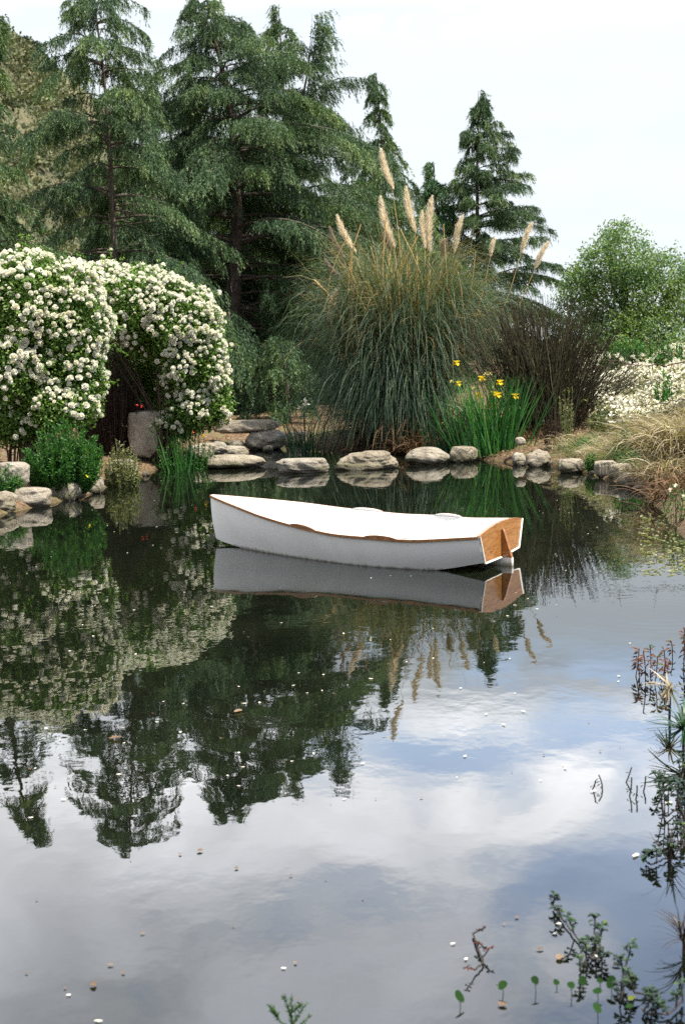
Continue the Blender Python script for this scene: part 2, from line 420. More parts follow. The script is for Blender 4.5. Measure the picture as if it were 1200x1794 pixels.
RIP = [W(1150, 1072), W(470, 1265)]
def mat_water():
    m, t = material('pond_water')
    p = t.n('ShaderNodeNewGeometry').outputs['Position']
    calm = t.n('ShaderNodeTexNoise', {'Vector': p, 'Scale': .45, 'Detail': 2.0}).outputs[0]
    ruf = t.smooth(calm, .42, .66)
    st = t.n('ShaderNodeMapping', {0: p, 3: (1.0, .75, 1.0)}).outputs[0]
    n1 = t.n('ShaderNodeTexNoise', {'Vector': st, 'Scale': 3.2, 'Detail': 2.0, 'Roughness': .45}).outputs[0]
    n2 = t.n('ShaderNodeTexNoise', {'Vector': st, 'Scale': 12.0, 'Detail': 2.0, 'Roughness': .5}).outputs[0]
    h = t.math('MULTIPLY', t.math('SUBTRACT', n1, .5), .0012)
    h2 = t.math('MULTIPLY', t.math('MULTIPLY', t.math('SUBTRACT', n2, .5), .0005), t.math('MULTIPLY_ADD', ruf, 1.0, .35))
    h = t.math('ADD', h, h2)
    for c, wl, rad, am in ((RIP[0], .11, 1.0, .00010), (RIP[1], .05, .12, .0003)):
        dv = t.n('ShaderNodeVectorMath', {0: p, 1: tuple(c)}, operation='DISTANCE').outputs['Value']
        wv = t.math('SINE', t.math('MULTIPLY', dv, 6.2832 / wl))
        fall = t.smooth(dv, rad, rad * .15)
        h = t.math('ADD', h, t.math('MULTIPLY', t.math('MULTIPLY', wv, fall), am))
    bump = t.n('ShaderNodeBump', {'Height': h, 'Strength': 1.0, 'Distance': 1.0}).outputs[0]
    fr = t.n('ShaderNodeFresnel', {'IOR': 1.52, 'Normal': bump}).outputs[0]
    gl = t.n('ShaderNodeBsdfGlossy', {'Color': (.97, .98, 1.0, 1), 'Roughness': 0.0, 'Normal': bump})
    silt = t.n('ShaderNodeTexNoise', {'Vector': p, 'Scale': 1.1, 'Detail': 5.0}).outputs[0]
    df = t.n('ShaderNodeBsdfDiffuse', {'Color': t.ramp(silt, [(.35, (.005, .007, .005)), (.65, (.012, .016, .009))])})
    tr = t.n('ShaderNodeBsdfTransparent', {'Color': (.20, .24, .12, 1)})
    body = t.n('ShaderNodeMixShader', {0: .5, 1: df.outputs[0], 2: tr.outputs[0]})
    mx = t.n('ShaderNodeMixShader', {0: fr, 1: body.outputs[0], 2: gl.outputs[0]})
    t.n('ShaderNodeOutputMaterial', {'Surface': mx.outputs[0]})
    return m
M['water'] = mat_water()

# ------------------------------------------------------------------ ground, pond, hills
pond = [W(*q)[:2] for q in [(-60, 925), (0, 902), (60, 890), (115, 877), (165, 864), (215, 845), (265, 826), (320, 812), (372, 800),
        (420, 786), (445, 778), (530, 778), (560, 784), (600, 789), (680, 791), (760, 792), (800, 800), (850, 807), (900, 811),
        (960, 818), (1030, 830), (1090, 850), (1130, 868), (1175, 915), (1225, 985), (1232, 1100), (1232, 1250), (1228, 1400), (1224, 1560), (1222, 1720)]]
pond += [np.array(q) for q in [(1.2, 2.5), (.2, 2.1), (-3, 2.4), (-6, 5), (-6.6, 9), (-5.3, 12.0)]]
pond = np.array(pond)

def sdf(P):
    d = np.full(len(P), 1e9); inside = np.zeros(len(P), bool)
    A = pond; B = np.roll(pond, -1, 0)
    for a, b in zip(A, B):
        e = b - a; w = P - a
        k = np.clip((w @ e) / (e @ e), 0, 1)
        d = np.minimum(d, np.linalg.norm(w - k[:, None] * e, axis=1))
        c1 = (a[1] > P[:, 1]) != (b[1] > P[:, 1])
        with np.errstate(divide='ignore', invalid='ignore'):
            xc = (b[0] - a[0]) * (P[:, 1] - a[1]) / (b[1] - a[1]) + a[0]
        inside ^= c1 & (P[:, 0] < xc)
    return np.where(inside, -d, d)

def sstep(x, a, b):
    q = np.clip((x - a) / (b - a), 0, 1); return q * q * (3 - 2 * q)

def ground_z(P):
    P = np.asarray(P, float).reshape(-1, 2)
    x, y = P[:, 0], P[:, 1]
    d = sdf(P)
    z = np.where(d > 0, .02 + .26 * (1 - np.exp(-np.maximum(d, 0) / .6)), -.02 - .55 * (1 - np.exp(np.minimum(d, 0) / .8)))
    out = sstep(d, .2, 2.5)
    z += out * (.45 * sstep(x, 2.6, 5.5) * sstep(y, 13, 18) + .12 * sstep(-x, 2.5, 5))
    z += out * .06 * (np.sin(x * 1.3 + y * .7) + np.sin(x * .6 - y * 1.1 + 2))
    z += .25 * sstep(y, 26, 40)
    return z
def gz(x, y): return float(ground_z([[x, y]])[0])

def axis(lo, hi, step, far):
    a = list(np.arange(lo, hi, step)); s = step
    while a[-1] < far: s *= 1.17; a.append(a[-1] + s)
    s = step
    while a[0] > -far: s *= 1.17; a.insert(0, a[0] - s)
    return np.array(a)
ax = axis(-8, 7, .12, 1800); ay = axis(1.0, 27, .12, 1800)
X, Y = np.meshgrid(ax, ay)
P2 = np.stack([X.ravel(), Y.ravel()], 1)
near = (np.abs(P2[:, 0]) < 60) & (P2[:, 1] > -60) & (P2[:, 1] < 90)
Z = np.full(len(P2), .6); Z[near] = ground_z(P2[near])
g = G(); nx, ny = len(ax), len(ay)
b = (np.arange(ny - 1)[:, None] * nx + np.arange(nx - 1)[None]).reshape(-1)
g.add(np.column_stack([P2, Z]), np.stack([b, b + 1, b + nx + 1, b + nx], 1))
tag(g.build('ground', M['ground']), kind='structure')

g = G()
g.add([[-9, 1.2, 0], [6, 1.2, 0], [6, 27, 0], [-9, 27, 0]], [[0, 1, 2, 3]])
tag(g.build('pond_water', M['water']), kind='structure')

def hill_z(x, y):
    # ridge rising to the left behind the trees
    k = sstep(-x, 13, 40)
    return 40 * k * sstep(y, 60, 168) + 2.2 * np.sin(x * .09 + y * .05) * k + 1.0 * np.sin(x * .23 - y * .17) * k - .8
hx = np.linspace(-190, 10, 130); hy = np.linspace(58, 300, 130)
X, Y = np.meshgrid(hx, hy); Zh = hill_z(X, Y)
g = G(); nx = len(hx); b = (np.arange(129)[:, None] * nx + np.arange(129)[None]).reshape(-1)
g.add(np.stack([X, Y, Zh], -1).reshape(-1, 3), np.stack([b, b + 1, b + nx + 1, b + nx], 1))
tag(g.build('hill', M['hill']), kind='structure')

hx = np.linspace(-150, 900, 120); hy = np.linspace(560, 1000, 24)
X, Y = np.meshgrid(hx, hy)
Zh = (13 + 5 * np.sin(X * .011 + 1) + 3 * np.sin(X * .031) + 1.2 * np.sin(X * .09)) * sstep(Y, 560, 700) - 1
g = G(); nx = len(hx); b = (np.arange(23)[:, None] * nx + np.arange(119)[None]).reshape(-1)
g.add(np.stack([X, Y, Zh], -1).reshape(-1, 3), np.stack([b, b + 1, b + nx + 1, b + nx], 1))
tag(g.build('far_hills', M['far_hill']), kind='structure')

# ------------------------------------------------------------------ the boat
def build_boat():
    # local frame: +X from transom to bow, +Y to the boat's far side, water at z = 0
    pS, L, ang = (1.195, 10.648), 2.78, R(146.25)
    root = thing('rowing_boat', 'small white wooden rowing boat with varnished transom floating on the pond', 'boat', (pS[0], pS[1], 0))
    root.rotation_euler = (-.0225, 0, ang)
    k = L / 2.6
    s = np.linspace(0, 1, 53) * 2.6
    kn = [0, .4, .8, 1.1, 1.5, 1.9, 2.3, 2.5, 2.6]
    def sm(q): 
        for _ in range(6): q[1:-1] = .5 * q[1:-1] + .25 * (q[:-2] + q[2:])
        return q
    beam = sm(np.interp(s, kn, [.467, .57, .592, .56, .465, .357, .172, .075, .014]))
    sheer = sm(np.interp(s, [0, .5, .8, 1.1, 1.6, 2.1, 2.6], [.288, .247, .256, .253, .297, .364, .423]))
    chine = sm(np.interp(s, [0, .35, .9, 1.5, 2.1, 2.4, 2.6], [.078, .004, -.04, -.045, -.012, .022, .047]))
    cb = beam * np.interp(s, [0, .8, 1.6, 2.2, 2.6], [.79, .80, .74, .62, .6])
    stem = np.interp(s, [0, 2.45, 2.6], [0, 0, .03])             # the stem leans forward a little
    X = s * k
    fade = -.129 * (1 - s / 2.6) ** 2                             # the after end is built a little out of square
    t = .014
    def rows(off):
        R_ = []
        for q in np.linspace(0, 1, 7):                           # sheer -> chine
            yb = beam + (cb - beam) * q + .018 * math.sin(q * math.pi)
            zz = sheer + (chine - sheer) * q
            R_.append((np.maximum(yb - off, .002), zz + (off if q == 1 else 0), X - stem * q * k))
        for q in (.66, .33):
            R_.append((np.maximum(cb * q - off * q, .001), chine - .012 * (1 - q) + off, X - stem * k))
        R_.append((cb * 0, chine - .014 + off, X - stem * k))
        return R_
    ro, ri = rows(0), rows(t)
    prof = []
    def sec(rw, sgn): return [(x, sgn * y, z) for y, z, x in rw]
    sk = lambda x, y: x + fade * y
    # ring order: outer near sheer ... keel ... outer far sheer, inner far sheer ... inner near sheer
    ring = [(sk(x, -y), -y, z) for y, z, x in ro] + [(sk(x, y), y, z) for y, z, x in ro[-2::-1]]
    ring += [(sk(x, y), y, z) for y, z, x in ri] + [(sk(x, -y), -y, z) for y, z, x in ri[-2::-1]]
    V = np.stack([np.stack([np.broadcast_to(c, s.shape) for c in p], -1) for p in ring], 0)  # (K,S,3)
    K, S, _ = V.shape
    idx = lambda i, j: (i % K) * S + j
    F = [[idx(i, j), idx(i + 1, j), idx(i + 1, j + 1), idx(i, j + 1)] for i in range(K) for j in range(S - 1)]
    # close both ends between the outer and inner skins
    half = len(ro) * 2 - 1
    for j in (0, S - 1):
        for i in range(half - 1):
            F.append([idx(i, j), idx(i + 1, j), idx(K - 2 - i, j), idx(K - 1 - i, j)])
    g = G(); g.add(V.reshape(-1, 3), F)
    me = g.mesh('hull'); me.shade_flat()
    hull = link('hull', me, M['paint'], root)
    for p in me.polygons: p.use_smooth = True
    try:
        me.set_sharp_from_angle(angle=R(32))
    except Exception: pass
    # transom: plywood board with a crowned top, set just inside the hull ends
    g = G()
    yy = np.linspace(-1, 1, 17)
    tb, ts, cbot = beam[0] - .004, sheer[0], chine[0]
    top = np.stack([yy * tb, ts + .040 * (1 - yy ** 2) + .004], 1)
    bot = np.stack([yy * (cb[0] - .004), np.full(17, cbot - .004)], 1)
    bot[:, 1] -= .012 * (1 - np.abs(yy))
    N = 17
    Vt = np.array([[xx - .129 * q[0], q[0], q[1]] for xx in (-.006, .018) for q in np.concatenate([top, bot])])
    F = []
    for o_, fl in ((0, 1), (2 * N, -1)):
        for i in range(N - 1): F.append([o_ + i, o_ + i + 1, o_ + N + i + 1, o_ + N + i][::fl])
    for i in range(N - 1):
        F.append([i + 1, i, 2 * N + i, 2 * N + i + 1]); F.append([N + i, N + i + 1, 3 * N + i + 1, 3 * N + i])
    for i in (0, N - 1): F.append([i, N + i, 3 * N + i, 2 * N + i])
    g.add(Vt, F); tr = g.build('transom', M['wood'], root, flat=True)
    # painted edge of the planking round the transom (two sides and the bottom)
    g = G()
    for sg in (-1, 1):
        tube(g, np.array([[-.008 - .129 * sg * tb, sg * tb, ts], [-.008 - .129 * sg * cb[0], sg * (cb[0] + .002), cbot - .004]]), .0085, 4)
    tube(g, np.array([[-.008 + .129 * cb[0], -cb[0], cbot - .006], [-.008, 0, cbot - .018], [-.008 - .129 * cb[0], cb[0], cbot - .006]]), .0085, 4)
    g.build('edge_trim', M['paint'], tr)
    # stern post: a fin that deepens downward
    def fin(name, pts, th, mat):
        g = G(); n = len(pts)
        Vv = [[x, sgn * th, z] for sgn in (-1, 1) for x, z in pts]
        F2 = [[i, (i + 1) % n, n + (i + 1) % n, n + i] for i in range(n)]
        g.add(Vv, F2); g.add(Vv[:n], [list(range(n))[::-1]]); g.add(Vv[n:], [list(range(n))])
        return g.build(name, mat, root, flat=True)
    fin('stern_post', [(-.007, ts - .015), (-.020, ts - .012), (-.030, ts - .03), (-.090, .062), (-.007, .062)], .014, M['rail'])
    fin('skeg', [(-.091, .060), (-.093, -.05), (.75, -.05), (.75, chine[14] - .01), (.40, chine[8] - .01), (0.0, chine[0] - .016), (-.006, .058)], .0155, M['paint'])
    # rub rails
    for sgn in (-1, 1):
        g = G()
        C = np.stack([sk(X, sgn * beam), sgn * (beam + .008), sheer - .008], 1)
        w, h = .015, .018
        o4 = [(-w / 2, -h / 2), (w / 2, -h / 2), (w / 2, h / 2), (-w / 2, h / 2)]
        Vv = np.stack([C + np.array([0, sgn * a_, b_]) for a_, b_ in o4], 1)
        F3 = [[j * 4 + i, j * 4 + (i + 1) % 4, j * 4 + 4 + (i + 1) % 4, j * 4 + 4 + i] for j in range(S - 1) for i in range(4)]
        F3 += [[0, 1, 2, 3], [(S - 1) * 4 + i for i in (3, 2, 1, 0)]]
        g.add(Vv.reshape(-1, 3), F3); g.build('gunwale', M['rail'], root, flat=True)
        # oarlock pads: low humped blocks on the rail, wood outside, painted inside
        for sc in (.70, 1.40):
            q = np.linspace(-1, 1, 15)
            sx = sc + q * .125
            hump = .017 * np.clip(1 - np.abs(q) ** 2.2, 0, 1) ** .8
            bb = np.interp(sx, s, beam); sh = np.interp(sx, s, sheer)
            par = None
            for nm, y0, y1, mt in (('oarlock_pad', .001, .0185, M['rail']), ('inner_pad', -.014, -.0005, M['paint'])):
                g = G()
                A_ = [np.stack([sx * k + np.interp(sx, s, fade) * sgn * bb, sgn * (bb + yo), sh + zz], 1) for yo, zz in ((y0, .0035), (y1, .0035), (y1, .0035 + hump), (y0, .0035 + hump))]
                Vv = np.stack(A_, 1).reshape(-1, 3)
                F4 = [[j * 4 + i, j * 4 + (i + 1) % 4, j * 4 + 4 + (i + 1) % 4, j * 4 + 4 + i] for j in range(14) for i in range(4)]
                g.add(Vv, F4); par = g.build(nm, mt, par or root, flat=True)
    # thwarts and floor ribs inside
    for sc, wd in ((.28, .26), (1.15, .22), (2.02, .24)):
        g = G(); i0, i1 = np.interp([sc - wd / 2, sc + wd / 2], s, np.arange(S))
        zt = np.interp(sc, s, sheer) - .15
        def hb(x): 
            bq, cq = np.interp(x, s, beam), np.interp(x, s, cb); sh, ch = np.interp(x, s, sheer), np.interp(x, s, chine)
            return bq + (cq - bq) * (sh - zt) / (sh - ch) - .012
        xa, xb = (sc - wd / 2), (sc + wd / 2)
        Vv = [[xa * k, -hb(xa), zt], [xb * k, -hb(xb), zt], [xb * k, hb(xb), zt], [xa * k, hb(xa), zt]]
        Vv += [[a_, b_, c_ - .02] for a_, b_, c_ in Vv]
        g.add(Vv, [[0, 1, 2, 3], [7, 6, 5, 4], [0, 4, 5, 1], [1, 5, 6, 2], [2, 6, 7, 3], [3, 7, 4, 0]])
        g.build('thwart', M['paint'], root, flat=True)
build_boat()

# ------------------------------------------------------------------ stones
def stone(px0, py0, px1, py1, label, z0=0.0, seed=1, dep=.75, flat=0.0, sink=.35, name='stone', cat='stone', sharp=0.0, lean=0.0):
    rng = np.random.default_rng(seed + 900)
    c = W((px0 + px1) / 2, py1, z0); Yd = c[1]
    sc = Yd / FPX
    w = (px1 - px0) * sc; h = (py1 - py0) * sc * 1.02
    V, F = ico(5)
    P = V.copy()
    P = np.sign(P) * np.abs(P) ** (1 - .28 * sharp)             # squarer blocks when sharp
    r = 1 + lump(V, rng)
    P = P * r[:, None]
    if flat: P[:, 2] = np.where(P[:, 2] > 0, np.tanh(P[:, 2] * (1 + flat)) / np.tanh(1 + flat), P[:, 2])
    mn, mx = P.min(0), P.max(0)
    P = (P - (mn + mx) / 2) / ((mx - mn) / 2)
    hz = h / (2 - sink)                                          # half height so that h shows above z0
    P = P * np.array([w / 2, w / 2 * dep, hz])
    P[:, 2] += hz * (1 - sink)
    P[:, 0] += lean * P[:, 2]
    me_g = G(); me_g.add(P, F)
    o = me_g.build(name, M['stone'])
    o.location = (c[0], Yd + w / 2 * dep * .55, z0)
    o.rotation_euler = (0, 0, rng.uniform(-.25, .25))
    tag(o, label, cat, 'stones round the pond edge')
    return o

ST = [
 (-40, 862, 27, 899, 'rounded pale stone cut by the left edge of the photo at the waterline', 0, .8, 0, .4, .2),
 (20, 855, 90, 889, 'low pointed pale stone, second along the left shore in the water', 0, .7, .3, .4, .4),
 (78, 846, 144, 877, 'flat-topped grey block stone just below the leafy green herb', 0, .7, .9, .4, .8),
 (146, 838, 182, 865, 'small squarish stone between the flat grey block and the round pale boulder', 0, .8, .5, .4, .6),
 (183, 806, 243, 842, 'round pale sunlit boulder below the straggly grey-green plant', .02, .8, 0, .4, .2),
 (-25, 811, 52, 852, 'shaded tan boulder on the mulch left of the leafy green herb', .22, .7, .5, .35, .3),
 (258, 781, 302, 816, 'rough tan stone at the foot of the upright slab', 0.02, .8, .2, .4, .4),
 (268, 776, 300, 792, 'flat grey stone lying on the rough tan stone by the slab', .20, .8, .8, .5, .5),
 (318, 778, 378, 812, 'grey rounded stone behind the thin green sword leaves', 0, .8, .2, .4, .3),
 (360, 774, 400, 798, 'tan domed stone behind the long stone in the inlet group', 0.05, .9, 0, .4, .1),
 (372, 782, 436, 803, 'smooth pale elongated stone just behind the flat low waterline stone', 0.0, .6, .3, .4, .2),
 (360, 798, 468, 821, 'long flat low tan stone at the waterline left of the stepping stones', 0, .55, .8, .4, .3),
 (401, 771, 428, 783, 'tiny pale stone between the tan domed stone and the grey boulder', .06, .8, .2, .4, .1),
 (427, 752, 502, 788, 'big grey round boulder at the head of the inlet', 0, .8, .1, .35, .2),
 (437, 745, 476, 758, 'grey flattish stone lying behind the big grey inlet boulder', .25, .8, .4, .4, .3),
 (502, 757, 540, 778, 'dark ledge stone right of the big grey inlet boulder', .0, .7, .9, .4, .8),
 (483, 804, 578, 829, 'low flat stepping stone, leftmost of three standing free in the water', 0, .6, .5, .4, .3),
 (586, 791, 701, 823, 'longest smooth pale stepping stone, right in front of the pampas grass', 0, .5, .1, .4, .05),
 (710, 784, 789, 814, 'pale domed stepping stone between the longest one and the iris', 0, .7, 0, .4, .05),
 (787, 783, 838, 810, 'flat-topped stone at the left foot of the yellow iris', 0, .8, .8, .4, .5),
 (897, 793, 923, 815, 'small round tan stone at the right foot of the yellow iris', 0, .9, 0, .4, .2),
 (920, 788, 966, 818, 'sloping tan boulder second to the right of the yellow iris', 0, .8, 0, .4, .3),
 (978, 804, 1028, 829, 'low tan stone halfway along the right shore', 0, .8, .3, .4, .3),
 (1041, 808, 1084, 838, 'square-cornered tan block on the right shore', 0, .8, .9, .4, .8),
 (1066, 812, 1110, 842, 'rounded tan block leaning on the square-cornered one, right shore', 0, .8, .4, .4, .4),
 (1083, 829, 1114, 852, 'grey rough stone at the right end of the tan shore blocks', 0, .9, .2, .4, .5),
 (1124, 822, 1142, 850, 'narrow upright grey stone under the drooping dry grass', 0, .9, .1, .4, .5),
 (902, 766, 921, 778, 'tiny white stone on the mulch behind the iris', .25, .9, .1, .4, .3),
]
def filler_stones():
    rng = np.random.default_rng(500)
    lab = 'small cobble wedged between the larger shore stones'
    for i, (x, y, w_) in enumerate([(30, 856, 22), (100, 850, 20), (186, 842, 18), (250, 822, 22), (256, 834, 14), (305, 812, 18), (470, 792, 20), (884, 806, 18), (912, 816, 14), (968, 818, 18), (985, 806, 20), (1030, 824, 20), (1038, 832, 14), (950, 800, 22), (1116, 846, 18), (835, 806, 16), (1060, 838, 22), (1092, 850, 24), (1104, 856, 18), (940, 817, 14), (1004, 828, 18), (1120, 862, 22)]):
        o = stone(x - w_ / 2, y - w_ * .55, x + w_ / 2, y, lab, 0.0, 600 + i, .9, .3, .4, name='cobble', cat='stone', sharp=.3); o['group'] = 'cobbles between the shore stones'
filler_stones()
for i, (a, b_, c, d, lab, z0, dep, fl, sk, sh) in enumerate(ST):
    stone(a, b_, c, d, lab, z0, i * 7 + 3, dep, fl, sk, sharp=sh)
stone(221, 721, 285, 792, 'upright rough grey stone slab standing on the left bank', .24, 411, .38, .5, .25, name='stone_slab', cat='stone slab', sharp=.85, lean=.06)
stone(372, 737, 490, 756, 'long flat sunlit pale rock lying on the bank under the dark cedar', .3, 412, .5, .9, .4, name='flat_rock', cat='rock', sharp=.5)

# ------------------------------------------------------------------ conifers
def cedar(label, pts, Y, prof, nbr, seed, mat='needle', tuft=1.0, t0=.06, rise=.30, droop=.55, dens=1.0, gap=None, extra=(), trunk_r=.15, cat='tree', name='cedar_tree', dead=0, twig=.22, fr=None, sagmul=1.0, seclen=1.0, lb=None, tiers=None):
    """pts: trunk in photo pixels from foot to tip, at distance Y"""
    rng = np.random.default_rng(seed); nbr = int(nbr * 1.12)
    T = resample([WY(x, y, Y) for x, y in pts], 40)
    T[0, 2] = min(T[0, 2], gz(T[0, 0], Y) - .1)
    base = np.array([T[0, 0], T[0, 1], T[0, 2] + .1])
    T -= base
    root = thing(name, label, cat, base)
    H = T[-1, 2]
    # trunk
    g = G(); tt = np.linspace(0, 1, 40)
    C = T.copy(); C[:, :2] += rng.normal(size=(40, 2)).cumsum(0) * .004
    tube(g, C, trunk_r * (1 - tt) ** .85 + .004, 9)
    gt = g
    # main branches
    nt = tiers or max(nbr // 8, 8)                                         # loose whorls
    tier = t0 + (1 - t0) * ((np.arange(nt) + rng.uniform(-.25, .25, nt)) / nt) ** .92
    t = tier[np.arange(nbr) % nt] + rng.normal(size=nbr) * .18 * (1 - t0) / nt
    t = np.clip(t, t0, .965)
    az = np.arange(nbr) // nt * 1.0472 + (np.arange(nbr) % nt) * 2.4 + rng.normal(size=nbr) * .3
    L = np.interp(t, [p[0] for p in prof], [p[1] for p in prof]) * rng.uniform(.55, 1.3, nbr)
    if lb: L *= np.interp(np.cos(az), [-1, 0, 1], lb)            # longer or shorter to one side
    keep = np.ones(nbr, bool)
    for (ga, gb, pr) in (gap or ()):
        fc = (np.sin(az) < -.55) & (t > ga) & (t < gb)
        keep &= ~(fc & (rng.random(nbr) < pr))
    t, az, L = t[keep], az[keep], L[keep]
    B = len(t); S = 12
    u = np.linspace(0, 1, S)[None]
    ri = (rise * (.15 + 1.1 * t) + rng.normal(size=B) * .10)[:, None]
    dr = (droop * (1.0 - .35 * t) * rng.uniform(.6, 1.3, B))[:, None]
    root_pt = np.stack([np.interp(t, tt, T[:, i]) for i in range(3)], 1)
    bend = rng.normal(size=B)[:, None] * .35
    a_ = az[:, None] + bend * u
    hz = L[:, None] * u
    dx = np.cumsum(np.concatenate([np.zeros((B, 1)), np.diff(hz, axis=1) * np.cos(a_[:, 1:])], 1), 1)
    dy = np.cumsum(np.concatenate([np.zeros((B, 1)), np.diff(hz, axis=1) * np.sin(a_[:, 1:])], 1), 1)
    dz = L[:, None] * (ri * u - dr * u ** 2.3)
    SP = root_pt[:, None] + np.stack([dx, dy, dz], -1)
    top = T[np.linspace(int(40 * .84), 39, 6).astype(int)]           # the leader itself is clothed too
    lead = [resample(top, S)] 
    for q in lead:
        SP = np.concatenate([SP, q[None]]); L = np.append(L, .42); t = np.append(t, .95); n_lead = len(L) - 1
    for e in extra:
        q = resample([WY(x, y, Y) - base for x, y in e], S)
        SP = np.concatenate([SP, q[None]]); L = np.append(L, np.linalg.norm(np.diff(q, axis=0), axis=1).sum()); t = np.append(t, .9)
    B = len(L)
    n_tr = gt.n; n_l0 = gt.n
    g = gt
    rb = (.006 + .009 * L)[:, None] * (1.04 - u)
    tube(g, SP, rb, 4)
    if dead:
        td = rng.uniform(.12, .5, dead); ad = rng.uniform(math.pi, 2 * math.pi, dead); ld = rng.uniform(.5, 1.3, dead)
        rp = np.stack([np.interp(td, tt, T[:, i]) for i in range(3)], 1)
        q = np.linspace(0, 1, 6)[None, :, None]
        dd = np.stack([np.cos(ad), np.sin(ad), rng.uniform(-.5, .1, dead)], 1)
        DC = rp[:, None] + dd[:, None] * ld[:, None, None] * q + rng.normal(size=(dead, 6, 3)) * .02
        tube(gt, DC, np.linspace(.016, .004, 6)[None], 4)
    # join every limb to the trunk inside the bark
    VV = np.concatenate(gt.V); tv = VV[:40 * 9]
    starts = [360 + i * S * 4 for i in range(B)] + [360 + B * S * 4 + i * 24 for i in range(dead)]
    jf = []
    for st in starts:
        q = int(np.argmin(((tv - VV[st]) ** 2).sum(1))); jf.append([st, st + 1, q])
    gt.F.append(np.array(jf))
    g.build('trunk', M['bark'], root)
    # secondary sprays, both sides of each branch
    m = np.maximum((L * 24 * dens / tuft).astype(int), 7)
    m[n_lead] = 46
    bi = np.repeat(np.arange(B), m); n2 = len(bi)
    us = rng.uniform(.10, 1.0, n2) ** .7
    f = us * (S - 1); i0 = np.minimum(f.astype(int), S - 2); fr_ = (f - i0)[:, None]
    p0 = SP[bi, i0] * (1 - fr_) + SP[bi, i0 + 1] * fr_
    tan = nrm(SP[bi, i0 + 1] - SP[bi, i0])
    hd = tan.copy(); hd[:, 2] = 0; hd = nrm(hd)
    sd = np.stack([-hd[:, 1], hd[:, 0], np.zeros(n2)], 1)
    ang = rng.choice([-1, 1], n2) * rng.uniform(.35, 1.25, n2) * (1.1 - .6 * us)
    d2 = hd * np.cos(ang)[:, None] + sd * np.sin(ang)[:, None]
    l2 = np.clip((.30 * L[bi] * (1.05 - .62 * us) + .10), .10, 1.15) * rng.uniform(.55, 1.15, n2) * seclen
    S2 = 6
    v = np.linspace(0, 1, S2)[None]
    sag = rng.uniform(.15, .60, n2)[:, None] * sagmul
    C2 = p0[:, None] + d2[:, None] * (l2[:, None] * v)[..., None]
    C2[..., 2] += l2[:, None] * ((tan[:, 2:3] * .55 + .05) * v - sag * v ** 2)
    # twigs hanging from the sprays
    m3 = np.maximum((l2 / (.062 * tuft) * dens ** .5).astype(int), 4)
    si = np.repeat(np.arange(n2), m3); n3 = len(si)
    w3 = rng.uniform(.05, 1.0, n3)
    f = w3 * (S2 - 1); i0 = np.minimum(f.astype(int), S2 - 2); fr_ = (f - i0)[:, None]
    p3 = C2[si, i0] * (1 - fr_) + C2[si, i0 + 1] * fr_
    t3 = nrm(C2[si, i0 + 1] - C2[si, i0])
    sd3 = np.stack([-t3[:, 1], t3[:, 0], np.zeros(n3)], 1)
    d3 = nrm(t3 * .6 + sd3 * rng.normal(size=(n3, 1)) * .5 + np.array([0, 0, -1.0]) * rng.uniform(.35, 1.7, (n3, 1)))
    l3 = rng.uniform(.08, twig * 1.35, n3) * tuft ** .5
    # needles on the twigs
    kk = 13
    ni = np.repeat(np.arange(n3), kk); n4 = len(ni)
    w4 = rng.uniform(0, 1, n4)
    p4 = p3[ni] + d3[ni] * (l3[ni] * w4)[:, None]
    p4[:, 2] -= l3[ni] * .25 * w4 ** 2
    nd = nrm(d3[ni] * .95 + randdir(rng, n4) * .62)
    sdv = nrm(np.cross(nd, randdir(rng, n4)))
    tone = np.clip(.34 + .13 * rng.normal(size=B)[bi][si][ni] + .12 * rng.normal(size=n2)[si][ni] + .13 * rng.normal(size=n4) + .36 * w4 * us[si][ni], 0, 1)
    g = G()
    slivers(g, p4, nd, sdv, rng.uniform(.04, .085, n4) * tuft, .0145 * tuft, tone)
    # needles straight on the branches
    n5 = B * 70; bi5 = rng.integers(0, B, n5); f = rng.uniform(.15, 1, n5) * (S - 1); i0 = np.minimum(f.astype(int), S - 2); fr_ = (f - i0)[:, None]
    p5 = SP[bi5, i0] * (1 - fr_) + SP[bi5, i0 + 1] * fr_; d5 = nrm(nrm(SP[bi5, i0 + 1] - SP[bi5, i0]) * .6 + randdir(rng, n5) + np.array([0, 0, .25]))
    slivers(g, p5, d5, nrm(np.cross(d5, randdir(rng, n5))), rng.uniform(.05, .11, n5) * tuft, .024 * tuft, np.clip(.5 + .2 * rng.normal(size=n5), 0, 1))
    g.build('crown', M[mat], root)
    return root, n4

CED = []
CED.append(cedar('dark cedar cut off by the left edge, rising behind the white roses', [(-48, 740), (-42, 400), (-28, 150), (-8, 28)], 25,
    [(0, 2.0), (.25, 1.7), (.45, 1.15), (.6, .7), (.8, .4), (1, .1)], 90, 11, t0=.1, trunk_r=.13))
CED.append(cedar('tall cedar with a bare slender leaning trunk, left of the widest cedar', [(210, 735), (203, 470), (192, 260), (178, 110), (160, -45)], 28,
    [(0, 2.4), (.2, 2.5), (.35, 2.3), (.5, 2.1), (.65, 1.85), (.78, 1.5), (.88, 1.1), (.95, .7), (1, .2)], 110, 12, 'needle_blue', t0=.14,
    gap=((.32, .62, .72),), trunk_r=.085, dead=14, rise=.35, droop=.75, lb=(.72, 1, .95)))
CED.append(cedar('widest cedar with thick dark trunk and boughs sweeping to the ground', [(402, 738), (406, 500), (414, 370), (405, 210), (378, 80), (340, -12)], 31,
    [(0, 2.2), (.15, 2.6), (.35, 3.3), (.5, 3.1), (.65, 2.6), (.78, 1.8), (.88, 1.15), (.95, .6), (1, .15)], 190, 13, 'needle_blue', t0=.05,
    gap=((.24, .52, .85), (.05, .24, .6)), trunk_r=.20, dead=26, rise=.28, droop=.55, lb=(.78, 1, 1.08)))
